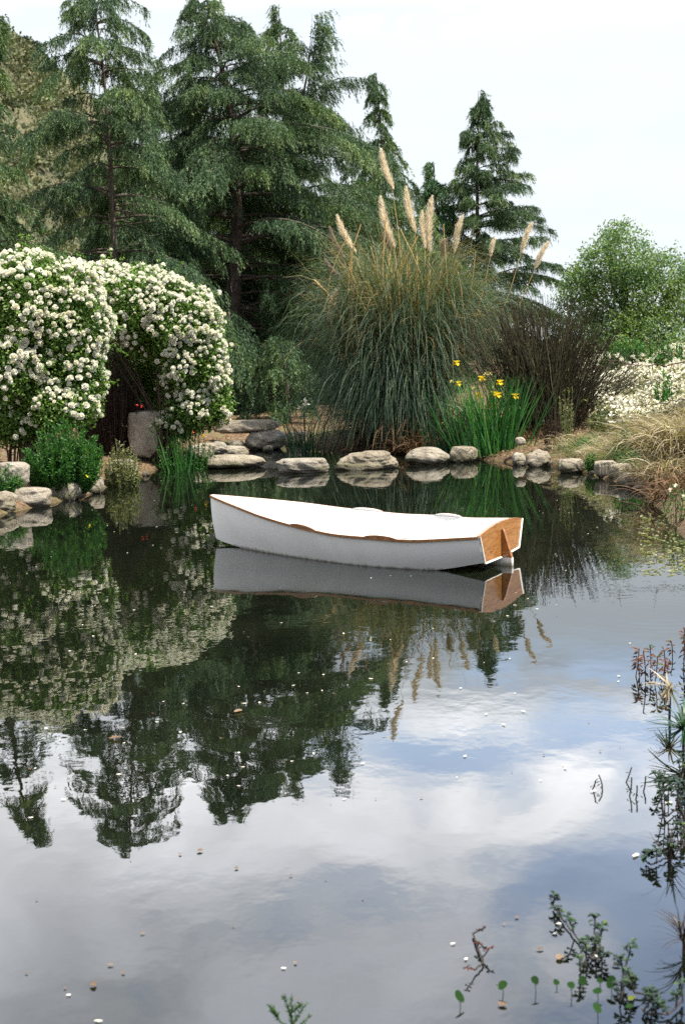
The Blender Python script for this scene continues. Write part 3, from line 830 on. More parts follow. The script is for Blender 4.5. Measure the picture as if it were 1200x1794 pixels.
CED.append(cedar('forked cedar with two loose leaders and one long arching branch to the right', [(512, 740), (505, 400), (498, 200), (492, 80), (488, 8)], 34,
    [(0, 2.6), (.3, 2.4), (.55, 1.8), (.72, .95), (.85, .6), (1, .12)], 110, 14, 'needle_blue', t0=.1, trunk_r=.13, rise=.6, droop=.6,
    extra=[[(503, 280), (528, 190), (542, 110), (547, 25)], [(505, 240), (525, 190), (560, 150), (600, 132), (645, 138)], [(525, 200), (545, 90), (552, 40)],
           [(500, 250), (540, 235), (590, 240), (625, 265)]]))
CED.append(cedar('narrow spire-topped cedar with weeping branches behind the pampas plumes', [(690, 640), (676, 400), (668, 250), (658, 128)], 42,
    [(0, 2.2), (.35, 1.9), (.55, 1.25), (.7, .85), (.85, .42), (1, .08)], 75, 15, tuft=1.3, t0=.2, trunk_r=.12, rise=.25, droop=.95))
CED.append(cedar('small thin cedar top between the narrow spire and the right conifer', [(770, 640), (765, 400), (758, 285)], 44,
    [(0, 1.9), (.5, 1.3), (.75, .7), (.9, .3), (1, .08)], 60, 16, 'needle_light', tuft=1.35, t0=.2, trunk_r=.1, rise=.4, droop=.5))
CED.append(cedar('separate conical conifer with clear horizontal tiers, standing right against the sky', [(852, 660), (838, 420), (838, 300), (842, 158)], 44,
    [(0, 2.5), (.25, 2.35), (.42, 1.9), (.6, 1.4), (.75, .95), (.88, .5), (1, .07)], 150, 17, 'needle_blue', tuft=1.2, t0=.12, trunk_r=.11, rise=.24, droop=.26,
    name='conifer_tree', tiers=21, sagmul=.4, seclen=.62, lb=(.8, 1, 1.12), dens=1.15))
CED.append(cedar('bushy mid-green cedar directly behind the top of the pampas grass', [(640, 700), (648, 500), (640, 310)], 36,
    [(0, 3.0), (.4, 2.7), (.65, 2.2), (.82, 1.6), (.93, 1.0), (1, .4)], 120, 18, tuft=1.15, t0=.12, trunk_r=.14, rise=.3, droop=.5))
CED.append(cedar('cedar filling the gap between the slender leaning trunk and the widest cedar', [(288, 735), (285, 500), (278, 300), (268, 150)], 37,
    [(0, 2.6), (.4, 2.3), (.7, 1.5), (.88, 1.3), (1, .35)], 115, 19, tuft=1.2, t0=.08, trunk_r=.13, rise=.35, droop=.6))
CED.append(cedar('low shaded cedar behind the roses near the left edge', [(105, 735), (100, 600), (95, 440)], 35,
    [(0, 2.7), (.5, 2.3), (.8, 1.3), (1, .25)], 95, 20, tuft=1.2, t0=.08, trunk_r=.13))
CED.append(cedar('shaded cedar between the widest cedar and the forked cedar', [(470, 735), (466, 500), (455, 240)], 40,
    [(0, 3.0), (.5, 2.4), (.8, 1.4), (1, .3)], 110, 21, tuft=1.3, t0=.06, trunk_r=.13))
CED.append(cedar('low young cedar in deep shade left of the pampas grass', [(505, 735), (500, 670), (490, 590)], 27,
    [(0, 1.1), (.5, .8), (.8, .45), (1, .1)], 30, 22, 'needle_blue', t0=.08, trunk_r=.07))

# dark wood beyond the cedars
def far_wood():
    rng = np.random.default_rng(77)
    g = G()
    for px, py, Yd, r in ((-40, 560, 47, 3.2), (60, 600, 48, 2.6), (150, 590, 50, 3.0), (250, 560, 48, 3.0), (350, 570, 49, 3.2), (450, 560, 48, 3.0), (545, 560, 47, 2.8), (640, 590, 48, 2.4), (720, 610, 49, 2.2), (800, 630, 50, 2.0)):
        c = WY(px, py, Yd); n = 9000
        d = randdir(rng, n); rr = rng.uniform(.3, 1.0, n) ** .5
        p = c + d * (rr * r * (1 + .25 * np.sin(d[:, 0] * 7 + d[:, 2] * 5)))[:, None] * np.array([1.1, .7, .95])
        p = p[p[:, 2] > .2]; n = len(p)
        leaves(g, p, randdir(rng, n), randdir(rng, n), rng.uniform(.12, .28, n), .09, rng.random(n) * .6)
    o = g.build('far_wood_foliage', M['needle']); tag(o, 'dark mass of wood closing the view behind the cedar trunks', 'woodland', kind='stuff')
far_wood()

# ------------------------------------------------------------------ leafy crowns from blobs
def blob_points(rng, blobs, n, shell=(.55, 1.04)):
    """points in the outer shell of a union of ellipsoids; returns points and outward directions"""
    c = np.array([b[0] for b in blobs], float); r = np.array([b[1] for b in blobs], float)
    area = (r[:, 0] * r[:, 2] + r[:, 0] * r[:, 1] + r[:, 1] * r[:, 2])
    k = rng.choice(len(blobs), n, p=area / area.sum())
    d = randdir(rng, n)
    rad = (shell[0] ** 3 + (shell[1] ** 3 - shell[0] ** 3) * rng.random(n)) ** (1 / 3)
    wob = 1 + .10 * np.sin(d[:, 0] * 6 + k * 2) + .08 * np.sin(d[:, 2] * 9 + d[:, 1] * 5 + k)
    p = c[k] + d * r[k] * (rad * wob)[:, None]
    inside = np.zeros(n, bool)
    for j in range(len(blobs)):
        q = np.linalg.norm((p - c[j]) / r[j], axis=1)
        inside |= (q < shell[0] * .95) & (k != j)
    return p[~inside], nrm(d / r[k])[~inside]

def broad_tree():
    rng = np.random.default_rng(31); Yd = 38
    B = [((1090, 520), 75, 75), ((1085, 450), 45, 50), ((1030, 530), 55, 45), ((1150, 520), 55, 50), ((1180, 480), 40, 38), ((1010, 500), 30, 28), ((1050, 470), 36, 36),
         ((1110, 590), 80, 38), ((1170, 570), 50, 32), ((1040, 585), 60, 35), ((1125, 480), 34, 34), ((1078, 412), 20, 20), ((1215, 520), 45, 45)]
    sc = Yd / FPX
    foot = WY(1095, 640, Yd); foot[2] = gz(foot[0], Yd)
    root = thing('leafy_tree', 'round light green broadleaf tree at the right edge against the sky', 'tree', foot)
    blobs = []
    for (x, y), rx, rz in B:
        c = WY(x, y, Yd) - foot; c[1] = rng.uniform(-.7, .5)
        blobs.append((c, (rx * sc, rx * sc * .9, rz * sc)))
    p, nn = blob_points(rng, blobs, 13000, (.3, 1.18))
    cl = np.sin(p[:, 0] * 5.1) * np.sin(p[:, 2] * 5.7 + 1) * np.sin(p[:, 1] * 4.3 + 2)
    keepm = rng.random(len(p)) < np.clip(.40 + 1.5 * cl, .03, 1)
    p, nn = p[keepm], nn[keepm]
    k = 6; pi = np.repeat(np.arange(len(p)), k); n = len(pi)
    q = p[pi] + rng.normal(size=(n, 3)) * .09
    g = G()
    leaves(g, q, nrm(nn[pi] * .6 + randdir(rng, n) + np.array([0, 0, -.2])), randdir(rng, n) + np.array([0, 0, .8]), rng.uniform(.06, .12, n), rng.uniform(.03, .055, n),
           np.clip(.45 + .2 * rng.normal(size=n) + .12 * rng.normal(size=len(p))[pi], 0, 1))
    g.build('crown', M['tree_leaf'], root)
    g = G()
    tube(g, resample([[0, 0, -.1], [.05, 0, .9], [-.03, .05, 1.7], [.05, 0, 2.6]], 12), np.linspace(.16, .07, 12)[None], 8)
    g.build('trunk', M['bark'], root)
    g = G()
    for c, r in blobs:
        tube(g, resample([[0, 0, 1.2], np.array(c) * np.array([.45, .45, .6]) + np.array([0, 0, .3]), c], 8), np.linspace(.05, .012, 8)[None], 5)
    g.build('limbs', M['bark'], root)
broad_tree()

# ------------------------------------------------------------------ roses
def bloom_mesh(seed):
    """a full, many-petalled rose about 1 unit across"""
    rng = np.random.default_rng(seed); g = G()
    for ringi, (n, rad, tilt, sz) in enumerate(((8, .34, -.15, .30), (8, .34, .35, .34), (7, .26, .80, .34), (6, .16, 1.15, .32), (4, .08, 1.4, .28))):
        for j in range(n):
            a = 6.283 * j / n + ringi * .6 + rng.normal() * .15
            tl = tilt + rng.normal() * .14
            rdir = np.array([math.cos(a), math.sin(a), 0]); sd = np.array([-math.sin(a), math.cos(a), 0])
            up = np.array([0, 0, 1.0])
            dd = rdir * math.cos(tl) + up * math.sin(tl)
            nr = -rdir * math.sin(tl) + up * math.cos(tl)
            base = rdir * rad * .45 + up * (.075 * ringi)
            U, Vv = np.meshgrid(np.linspace(-1, 1, 4), np.linspace(0, 1, 4))
            wd = sz * .62 * np.sin(np.clip(Vv * .85 + .15, 0, 1) * 2.6) ** .6
            P = base + sd * (U * wd)[..., None] + dd * (Vv * sz)[..., None] + nr * ((U ** 2) * .10 + Vv ** 2 * .10 + rng.normal() * .01)[..., None]
            b = (np.arange(3)[:, None] * 4 + np.arange(3)[None]).reshape(-1)
            g.add(P.reshape(-1, 3), np.stack([b, b + 1, b + 5, b + 4], 1), np.clip((.78, .6, .85, .45, .7)[seed % 5] - .10 * ringi + rng.normal() * .14, 0, 1))
    return g
BLG = [bloom_mesh(s) for s in range(5)]
BLM = []
for i_, g_ in enumerate(BLG):
    me_ = g_.mesh('rose_bloom'); me_.materials.append(M['bloom']); BLM.append(me_)
BLA = [(np.concatenate(g_.V), np.concatenate(g_.F), np.concatenate(g_.A)) for g_ in BLG]

def rose_bush(label, Yd, B, foot_px, seed, nleaf, nbloom, bright, top):
    rng = np.random.default_rng(seed); sc = Yd / FPX
    foot = WY(foot_px, 780, Yd); foot[2] = gz(foot[0], Yd)
    root = thing('rose_bush', label, 'rose bush', foot)
    blobs = []
    for (x, y), rx, rz, yo in B:
        c = WY(x, y, Yd) - foot; c[1] = yo
        blobs.append((c, (rx * sc, rx * sc * .75, rz * sc)))
    p, nn = blob_points(rng, blobs, nleaf // 5, (.5, 1.03))
    k = 5; pi = np.repeat(np.arange(len(p)), k); n = len(pi)
    q = p[pi] + rng.normal(size=(n, 3)) * .035
    g = G()
    leaves(g, q, nrm(nn[pi] * .5 + randdir(rng, n)), nn[pi] + randdir(rng, n) * .7 + np.array([0, 0, .4]), rng.uniform(.03, .06, n), rng.uniform(.02, .034, n),
           np.clip(.45 + .2 * rng.normal(size=n) + .12 * rng.normal(size=len(p))[pi], 0, 1))
    g.build('foliage', M['rose_leaf'], root)
    g = G()
    for c, r in blobs:
        for _ in range(5):
            e = np.array(c) + randdir(rng, 1)[0] * np.array(r) * .95
            s0 = np.array([rng.normal() * .12, rng.normal() * .1, -.05])
            mid = s0 * .4 + e * .6 + np.array([0, 0, .25])
            tube(g, resample([s0, s0 * .8 + np.array([0, 0, .5]), mid, e], 9), np.linspace(.011, .003, 9)[None], 5)
    g.build('canes', M['rose_cane'], root)
    # stray shoots beyond the outline, some tipped with a bloom
    sp, sn = blob_points(rng, blobs, 420, (.9, 1.02)); stray = []
    gl = G()
    for p_, n_ in zip(sp, sn):
        if n_[2] < -.3 or rng.random() < .55: continue
        ln = rng.uniform(.10, .34); dv = nrm(n_ * .8 + np.array([0, 0, .45]) + rng.normal(size=3) * .35)
        C_ = resample([p_, p_ + dv * ln * .6, p_ + dv * ln + np.array([0, 0, -.12 * ln])], 6)
        tube(gl, C_, np.linspace(.004, .002, 6)[None], 4, .1); kq = int(ln * 70)
        ii = rng.integers(1, 6, kq)
        leaves(gl, C_[ii] + rng.normal(size=(kq, 3)) * .012, randdir(rng, kq) + dv * .4, randdir(rng, kq) + np.array([0, 0, .6]), rng.uniform(.03, .055, kq), .026, np.clip(.55 + .2 * rng.normal(size=kq), 0, 1))
        if rng.random() < .5: stray.append((C_[-1], dv))
    gl.build('shoots', M['rose_leaf'], root);
    # blooms sit on the outside, thickest on the sunny top
    bp, bn = blob_points(rng, [q_ for q_ in blobs if q_[0][1] < .5], 9000, (.97, 1.05))
    wgt = np.clip(bn[:, 2] * .9 + bright * bn[:, 0] + .38 - .25 * bn[:, 1], .02, 2) * np.clip((bp[:, 2] + foot[2] - top) / .9, .12, 1)
    clus = np.sin(bp[:, 0] * 6 + bp[:, 1] * 4) * np.sin(bp[:, 2] * 7 + 1) + np.sin(bp[:, 0] * 13 + 2) * np.sin(bp[:, 2] * 12 + bp[:, 1] * 9)
    wgt *= np.clip(.55 + 1.0 * clus, .03, 2)
    order = rng.choice(len(bp), min(len(bp), 6000), replace=False, p=wgt / wgt.sum())
    acc = []
    for i in order:
        if len(acc) >= nbloom: break
        if all((bp[i] - bp[j]) @ (bp[i] - bp[j]) > .042 ** 2 for j in acc): acc.append(i)
    sizes = rng.uniform(.048, .098, len(acc)) * np.where(rng.random(len(acc)) < .15, .6, 1)
    vis = sorted(range(len(acc)), key=lambda q_: -(sizes[q_] * (1.0 if bn[acc[q_], 1] < .35 else .2)))
    rest = G()
    for p_, d_ in stray:
        Vv, Ff, Aa = BLA[int(rng.integers(5))]; rt = np.array(Vector(d_).to_track_quat('Z', 'Y').to_matrix())
        rest.add(Vv @ rt.T * rng.uniform(.05, .09) + p_, Ff, Aa)
    for rank, qi in enumerate(vis):
        i = acc[qi]
        dirv = Vector(bn[i] + np.array([0, -.15, .45]) + rng.normal(size=3) * .25).normalized()
        rot = dirv.to_track_quat('Z', 'Y').to_matrix() @ Matrix.Rotation(rng.uniform(0, 6.28), 3, 'Z')
        pos = bp[i] + bn[i] * .03; s = sizes[qi]; kd = int(rng.integers(5)); fl = rng.uniform(.7, 1.15, 2)
        if rank < 100:
            o = bpy.data.objects.new('rose_bloom', BLM[kd]); COL.objects.link(o); o.parent = root
            o.matrix_local = Matrix.Translation(pos) @ rot.to_4x4() @ Matrix.Diagonal((s, s * fl[0], s * fl[1], 1))
        else:
            Vv, Ff, Aa = BLA[kd]
            rest.add((Vv * np.array([1, fl[0], fl[1]])) @ np.array(rot).T * s + pos, Ff, Aa)
    if rest.n:
        o = rest.build('rose_blooms', M['bloom'], root); o['kind'] = 'stuff'
    return root

rose_bush('nearer white rose bush cut by the left edge, above the green herb', 17.0,
    [((40, 545), 100, 85, 0), ((110, 570), 72, 85, -.05), ((-20, 560), 95, 95, .1), ((135, 650), 50, 75, -.1), ((30, 640), 85, 65, -.15), ((90, 520), 80, 60, .1), ((70, 690), 70, 50, -.05), ((20, 495), 60, 45, .15), ((110, 715), 60, 35, -.2), ((50, 730), 60, 35, 0), ((20, 735), 80, 45, .1), ((120, 690), 55, 60, .1)],
    45, 41, 90000, 1150, .35, .9)
rose_bush('farther white rose bush arching over to the right beside the dark cedars', 20.0,
    [((225, 540), 95, 62, 0), ((300, 570), 75, 75, -.05), ((340, 620), 52, 78, -.1), ((170, 520), 70, 55, .2), ((355, 670), 40, 55, 0), ((318, 662), 42, 60, .1), ((270, 520), 50, 35, .1), ((345, 715), 55, 38, 0), ((235, 640), 75, 60, .75), ((225, 700), 65, 50, .8), ((378, 700), 24, 40, -.1), ((150, 500), 45, 35, .1), ((305, 745), 50, 25, .1)],
    290, 42, 100000, 1300, .55, .9)

# ------------------------------------------------------------------ blades helper
def arcs(rng, base, az, e0, e1, L, S=9, pw=1.8, drift=.25):
    """centre lines that start at elevation e0 and bend to e1 (radians)"""
    N = len(az); u = np.linspace(0, 1, S)[None]
    pw = np.broadcast_to(pw, (N,))[:, None]
    el = e0[:, None] + (e1 - e0)[:, None] * u ** pw
    a = az[:, None] + rng.normal(size=(N, 1)) * drift * u
    d = np.stack([np.cos(el) * np.cos(a), np.cos(el) * np.sin(a), np.sin(el)], -1)
    st = (L / (S - 1))[:, None, None]
    C = base[:, None] + np.concatenate([np.zeros((N, 1, 3)), np.cumsum(d[:, :-1] * st, 1)], 1)
    side = np.stack([-np.sin(a), np.cos(a), np.zeros_like(a)], -1)
    return C, side

def blade_set(g, rng, base, az, e0, e1, L, w, a, S=9, pw=1.8, twist=.5, taper=1.0, minz=None, drift=.25, hs=1.0):
    C, side = arcs(rng, base, az, e0, e1, L, S, pw, drift)
    C[..., :2] *= hs
    if minz is not None:
        C[..., 2] = np.maximum(C[..., 2], minz + .01 * rng.random(len(az))[:, None])
    tw = rng.normal(size=(len(az), 1, 3)) * twist
    side = nrm(side + tw)
    u = np.linspace(0, 1, S)[None]
    ww = np.asarray(w)[:, None] * np.clip((1.02 - u) ** (.55 * taper), .05, 1) * np.clip(.6 + u * 3, 0, 1)
    ribbon(g, C, side, ww, a)

# ------------------------------------------------------------------ pampas grass
def pampas():
    rng = np.random.default_rng(51)
    Yd = 22.6
    foot = W(712, 783); foot = WY(712, 783, Yd); foot[2] = gz(foot[0], Yd)
    root = thing('pampas_grass', 'huge fountain of pampas grass with cream plumes behind the stepping stones', 'pampas grass', foot)
    def base(n, r=.62):
        a = rng.uniform(0, 6.283, n); q = r * np.sqrt(rng.random(n))
        return np.stack([q * np.cos(a) * 1.1, q * np.sin(a) * .8, np.zeros(n)], 1), a
    g = G()
    n = 5200
    b, a = base(n, .75); az = a + rng.normal(size=n) * .8
    e0 = np.radians(np.clip(rng.normal(77, 9, n), 50, 89)); e1 = np.radians(rng.uniform(-88, -35, n))
    L = rng.uniform(2.2, 4.3, n)
    blade_set(g, rng, b, az, e0, e1, L, rng.uniform(.010, .020, n), np.clip(.22 + .19 * L / 3.2 + rng.normal(size=n) * .17, 0, 1), 11, rng.uniform(1.3, 2.9, n), .6, minz=-.1, drift=.75, hs=.61)
    # lower skirt, blue-green, sweeping down to the water on the left and front
    n = 2900
    b, a = base(n, .7); az = rng.normal(math.radians(222), .75, n)
    e0 = np.radians(rng.uniform(42, 74, n)); e1 = np.radians(rng.uniform(-88, -60, n))
    L = rng.uniform(1.6, 3.3, n)
    blade_set(g, rng, b, az, e0, e1, L, rng.uniform(.012, .026, n), np.clip(.42 + rng.normal(size=n) * .16, 0, .85), 11, rng.uniform(1.1, 1.9, n), .5, minz=-.1, hs=.62)
    g.build('green_blades', M['pampas'], root)
    g = G()
    n = 2600
    b, a = base(n, .8); az = a + rng.normal(size=n) * .9
    e0 = np.radians(np.clip(rng.normal(78, 8, n), 50, 89)); e1 = np.radians(rng.uniform(-70, 30, n))
    L = rng.uniform(2.0, 4.0, n)
    blade_set(g, rng, b, az, e0, e1, L, rng.uniform(.008, .016, n), rng.random(n), 10, rng.uniform(1.2, 3, n), .6, minz=-.1, drift=.9, hs=.62)
    g.build('dry_blades', M['pampas_dry'], root)
    g = G()                                                       # brown dead skirt low on the right
    n = 900
    b, a = base(n, .7); az = rng.normal(math.radians(285), .5, n)
    blade_set(g, rng, b + np.array([.1, -.1, 0]), az, np.radians(rng.uniform(20, 75, n)), np.radians(rng.uniform(-88, -40, n)), rng.uniform(.5, 1.3, n), rng.uniform(.012, .03, n), rng.random(n), 7, 1.2, .8, minz=-.12)
    n = 500; b, a = base(n, .7); az = rng.normal(math.radians(215), .5, n)
    blade_set(g, rng, b, az, np.radians(rng.uniform(10, 50, n)), np.radians(rng.uniform(-60, -20, n)), rng.uniform(.8, 1.9, n), rng.uniform(.012, .025, n), rng.random(n) * .6, 7, 1.0, .8, minz=-.12, hs=.75)
    g.build('dead_skirt', M['dry_dark'], root)
    # plumes
    PL = [((668, 262), (689, 332), (705, 470), .13, 0), ((667, 345), (691, 434), (702, 560), .15, 0), ((712, 328), (728, 408), (735, 520), .14, 0), ((740, 370), (745, 436), (742, 540), .09, 0),
          ((757, 345), (752, 442), (745, 560), .16, 0), ((810, 378), (795, 444), (775, 540), .11, 0), ((591, 378), (624, 444), (650, 540), .12, 0), ((578, 398), (604, 454), (632, 560), .08, 1),
          ((932, 391), (911, 446), (885, 540), .10, 0), ((960, 425), (935, 472), (900, 560), .10, 0), ((570, 455), (599, 489), (640, 560), .07, 1), ((594, 500), (574, 562), (600, 600), .12, 0),
          ((656, 530), (645, 578), (650, 640), .07, 0), ((674, 408), (684, 436), (695, 560), .10, 1), ((779, 420), (774, 450), (765, 540), .12, 1), ((866, 418), (858, 450), (840, 540), .07, 0)]
    for tip, bs, st, wd, grey in PL:
        yo = Yd + rng.uniform(-.55, .1)
        T, Bp, Sp = [WY(q[0], q[1], yo) - foot for q in (tip, bs, st)]
        ax_ = T - Bp; Lp = np.linalg.norm(ax_); ax_ /= Lp
        n = 1100
        uu = rng.random(n)
        curve = nrm(np.cross(ax_, [0, 1, 0])) * .05 * Lp
        p = Bp + ax_ * (uu * Lp)[:, None] + curve * (np.sin(uu * 3.14))[:, None]
        rd = randdir(rng, n); rd -= (rd @ ax_)[:, None] * ax_; rd = nrm(rd)
        rad = wd * .38 * np.clip(np.sin(np.clip(uu * .93 + .1, 0, 1) * 3.05), .05, 1) ** .7
        p = p + rd * (rad * .35 * rng.random(n))[:, None]
        d = nrm(ax_ * 1.0 + rd * rng.uniform(.25, .75, (n, 1)) + np.array([.1, 0, -.15]))
        gp = G()
        slivers(gp, p, d, nrm(np.cross(d, randdir(rng, n))), rad * rng.uniform(1.0, 2.6, n) + .02, .009, np.clip(.5 + .25 * rng.normal(size=n), 0, 1))
        pl = gp.build('plume', M['plume_grey' if grey else 'plume'], root)
        gs = G()
        tube(gs, resample([Sp * np.array([.25, .25, 0]) + np.array([0, 0, .3]), Sp, Bp, Bp + ax_ * Lp * .85], 14), np.linspace(.011, .004, 14)[None], 5)
        gs.build('plume_stem', M['stalk'], pl)
    # broken straw-coloured stalks
    SK = [((703, 640), (696, 470)), ((716, 650), (712, 460)), ((719, 590), (716, 470)), ((752, 640), (752, 505)), ((752, 690), (748, 540)), ((757, 700), (760, 570)), ((690, 600), (676, 480)), ((700, 560), (684, 470)),
          ((640, 560), (610, 460)), ((660, 600), (612, 470)), ((598, 610), (630, 540)), ((590, 520), (550, 490)), ((700, 620), (675, 530)), ((716, 590), (714, 540))]
    for _ in range(26):                                           # snapped leaning stems in the thatch
        xa, ya = rng.uniform(560, 850), rng.uniform(480, 640); sl = rng.normal() * 45
        SK.append(((xa, ya), (xa + sl - 10, ya - rng.uniform(40, 120))))
    for (x0, y0), (x1, y1) in SK:
        yo = Yd - rng.uniform(.45, .85)
        gs = G(); a0, a1 = WY(x0, y0, yo) - foot, WY(x1, y1, yo) - foot
        low = a0 * np.array([.5, .4, .05])
        tube(gs, resample([low, a0, (a0 + a1) / 2 + rng.normal(size=3) * .02, a1], 10), rng.uniform(.006, .014), 5)
        gs.build('straw_stalk', M['stalk'], root)
pampas()

# ------------------------------------------------------------------ iris, sword leaves, reeds
def iris(label, fx, Yd, n, hgt, width, seed, mat, flowers, lean=0.0, name='yellow_iris', cat='iris', spread=.22):
    rng = np.random.default_rng(seed)
    foot = WY(fx, 800, Yd); foot[2] = max(gz(foot[0], Yd), -.08)
    root = thing(name, label, cat, foot)
    b = np.stack([rng.normal(size=n) * width * .36, rng.normal(size=n) * width * .2, np.full(n, -.05)], 1)
    az = np.where(b[:, 0] > rng.normal(size=n) * width * .2, rng.normal(0, .7, n), rng.normal(3.14, .7, n))
    e0 = np.radians(90 - np.abs(rng.normal(0, 9, n)) - 15 * np.abs(b[:, 0]) / width); e1 = e0 - np.abs(rng.normal(0, spread, n)) - (rng.random(n) < .1) * rng.uniform(.5, 1.6, n)
    L = hgt * rng.uniform(.6, 1.08, n)
    g = G()
    blade_set(g, rng, b, az, e0, e1, L, rng.uniform(.014, .028, n), np.clip(.5 + rng.normal(size=n) * .22, 0, 1), 8, 2.0, .9, .9, minz=-.06)
    g.build('leaves', M[mat], root)
    for fx_, fy_, kind in flowers:
        yo = Yd + rng.uniform(-.12, .12)
        t = WY(fx_, fy_, yo) - foot
        gf = G(); k = 6 if kind == 0 else 4
        aa = np.arange(k) * 6.283 / k + rng.random()
        up = np.where(np.arange(k) % 2 == 0, -.35, .9)
        d = np.stack([np.cos(aa), np.sin(aa), up], 1)
        s = .068 if kind == 0 else .036
        leaves(gf, np.repeat(t[None], k, 0), d, np.array([[0, 0, 1.]]) + d * .1, s, s * .85, rng.random(k), .3, .62)
        if kind == 0:
            leaves(gf, np.repeat(t[None], k, 0), nrm(d * np.array([.5, .5, 1.4])), randdir(rng, k), s * .6, s * .5, rng.random(k), .2)
        fl = gf.build('flower', M['yellow' if kind == 0 else 'pale_yellow'], root)
        gs = G(); tube(gs, resample([[t[0] * .6, t[1] * .5, 0], [t[0] * .85, t[1] * .8, t[2] * .6], t], 8), np.linspace(.007, .004, 8)[None], 5, .6)
        gs.build('flower_stem', M[mat], fl)
iris('tall bright green yellow-flowering iris clump at the water edge', 862, 20.2, 330, 1.14, .54, 61, 'iris',
     [(844, 663, 0), (875, 670, 0), (838, 692, 0), (865, 690, 0), (872, 692, 0), (902, 694, 0), (857, 711, 0), (868, 708, 1), (853, 719, 1), (830, 680, 1), (864, 679, 1), (850, 655, 1), (858, 655, 1), (874, 731, 1), (854, 733, 1)])
iris('darker iris clump with two yellow blooms between pampas grass and bright iris', 790, 20.6, 150, 1.0, .34, 62, 'iris_dark', [(799, 636, 0), (802, 672, 0), (791, 668, 1), (775, 742, 1)], name='yellow_iris')
iris('thin tuft of green sword leaves rising from the water left of the inlet', 314, 19.2, 26, .72, .2, 63, 'iris', [], name='sword_leaf_plant', cat='water plant')
iris('tall dark sword-leaved plant at the left foot of the pampas grass', 537, 22.2, 90, .85, .5, 64, 'iris_dark', [], name='sword_leaf_plant', cat='water plant')

def white_stake_flower():
    rng = np.random.default_rng(66); Yd = 21.9
    foot = WY(531, 775, Yd); foot[2] = gz(foot[0], Yd)
    root = thing('white_flower_stem', 'small white flower on a thin stem left of the pampas grass', 'flower', foot)
    t = WY(531, 706, Yd) - foot
    g = G(); tube(g, resample([[0, 0, -.05], t * .5 + np.array([.02, 0, 0]), t], 8), .006, 5); g.build('stem', M['iris_dark'], root)
    g = G(); n = 14
    leaves(g, np.repeat(t[None], n, 0) + rng.normal(size=(n, 3)) * .035, randdir(rng, n), randdir(rng, n), .07, .045, rng.random(n)); g.build('petals', M['white_flower'], root)
white_stake_flower()

def reeds():
    rng = np.random.default_rng(71); Yd = 21.3
    foot = WY(955, 752, Yd); foot[2] = gz(foot[0], Yd)
    root = thing('reed_clump', 'wide fan of thin dark brown reed stems right of the pampas grass', 'reeds', foot)
    n = 900
    b = np.stack([rng.normal(size=n) * .26, rng.normal(size=n) * .25, np.zeros(n)], 1)
    side = np.clip(b[:, 0] / .55 + rng.normal(size=n) * .42, -1.15, 1.5)
    az = np.where(side > 0, rng.normal(0, .6, n), rng.normal(3.14, .6, n))
    tilt = np.abs(side) * np.where(side > 0, 46, 24)
    e0 = np.radians(90 - tilt * .75); e1 = np.radians(90 - tilt * 1.2 - np.abs(rng.normal(0, 10, n)))
    L = np.where(side > .5, rng.uniform(.9, 1.75, n), rng.uniform(1.1, 2.1, n))
    g = G()
    C, sd = arcs(rng, b, az, e0, e1, L, 8, 1.4, .2)
    C += rng.normal(size=C.shape) * .006
    tube(g, C, np.linspace(.0072, .0032, 8)[None], 3, np.clip(.38 + rng.normal(size=n) * .22, 0, 1))
    # short side twigs
    m = 2600; k = rng.integers(0, n, m); j = rng.integers(3, 7, m)
    p = C[k, j]; d = nrm(C[k, j] - C[k, j - 1] + randdir(rng, m) * .06)
    D = p[:, None] + d[:, None] * (rng.uniform(.12, .4, m)[:, None] * np.linspace(0, 1, 4)[None])[..., None] + rng.normal(size=(m, 4, 3)) * .006
    tube(g, D, np.linspace(.0042, .002, 4)[None], 3, np.clip(.5 + rng.normal(size=m) * .25, 0, 1))
    g.build('stems', M['reed'], root)
reeds()

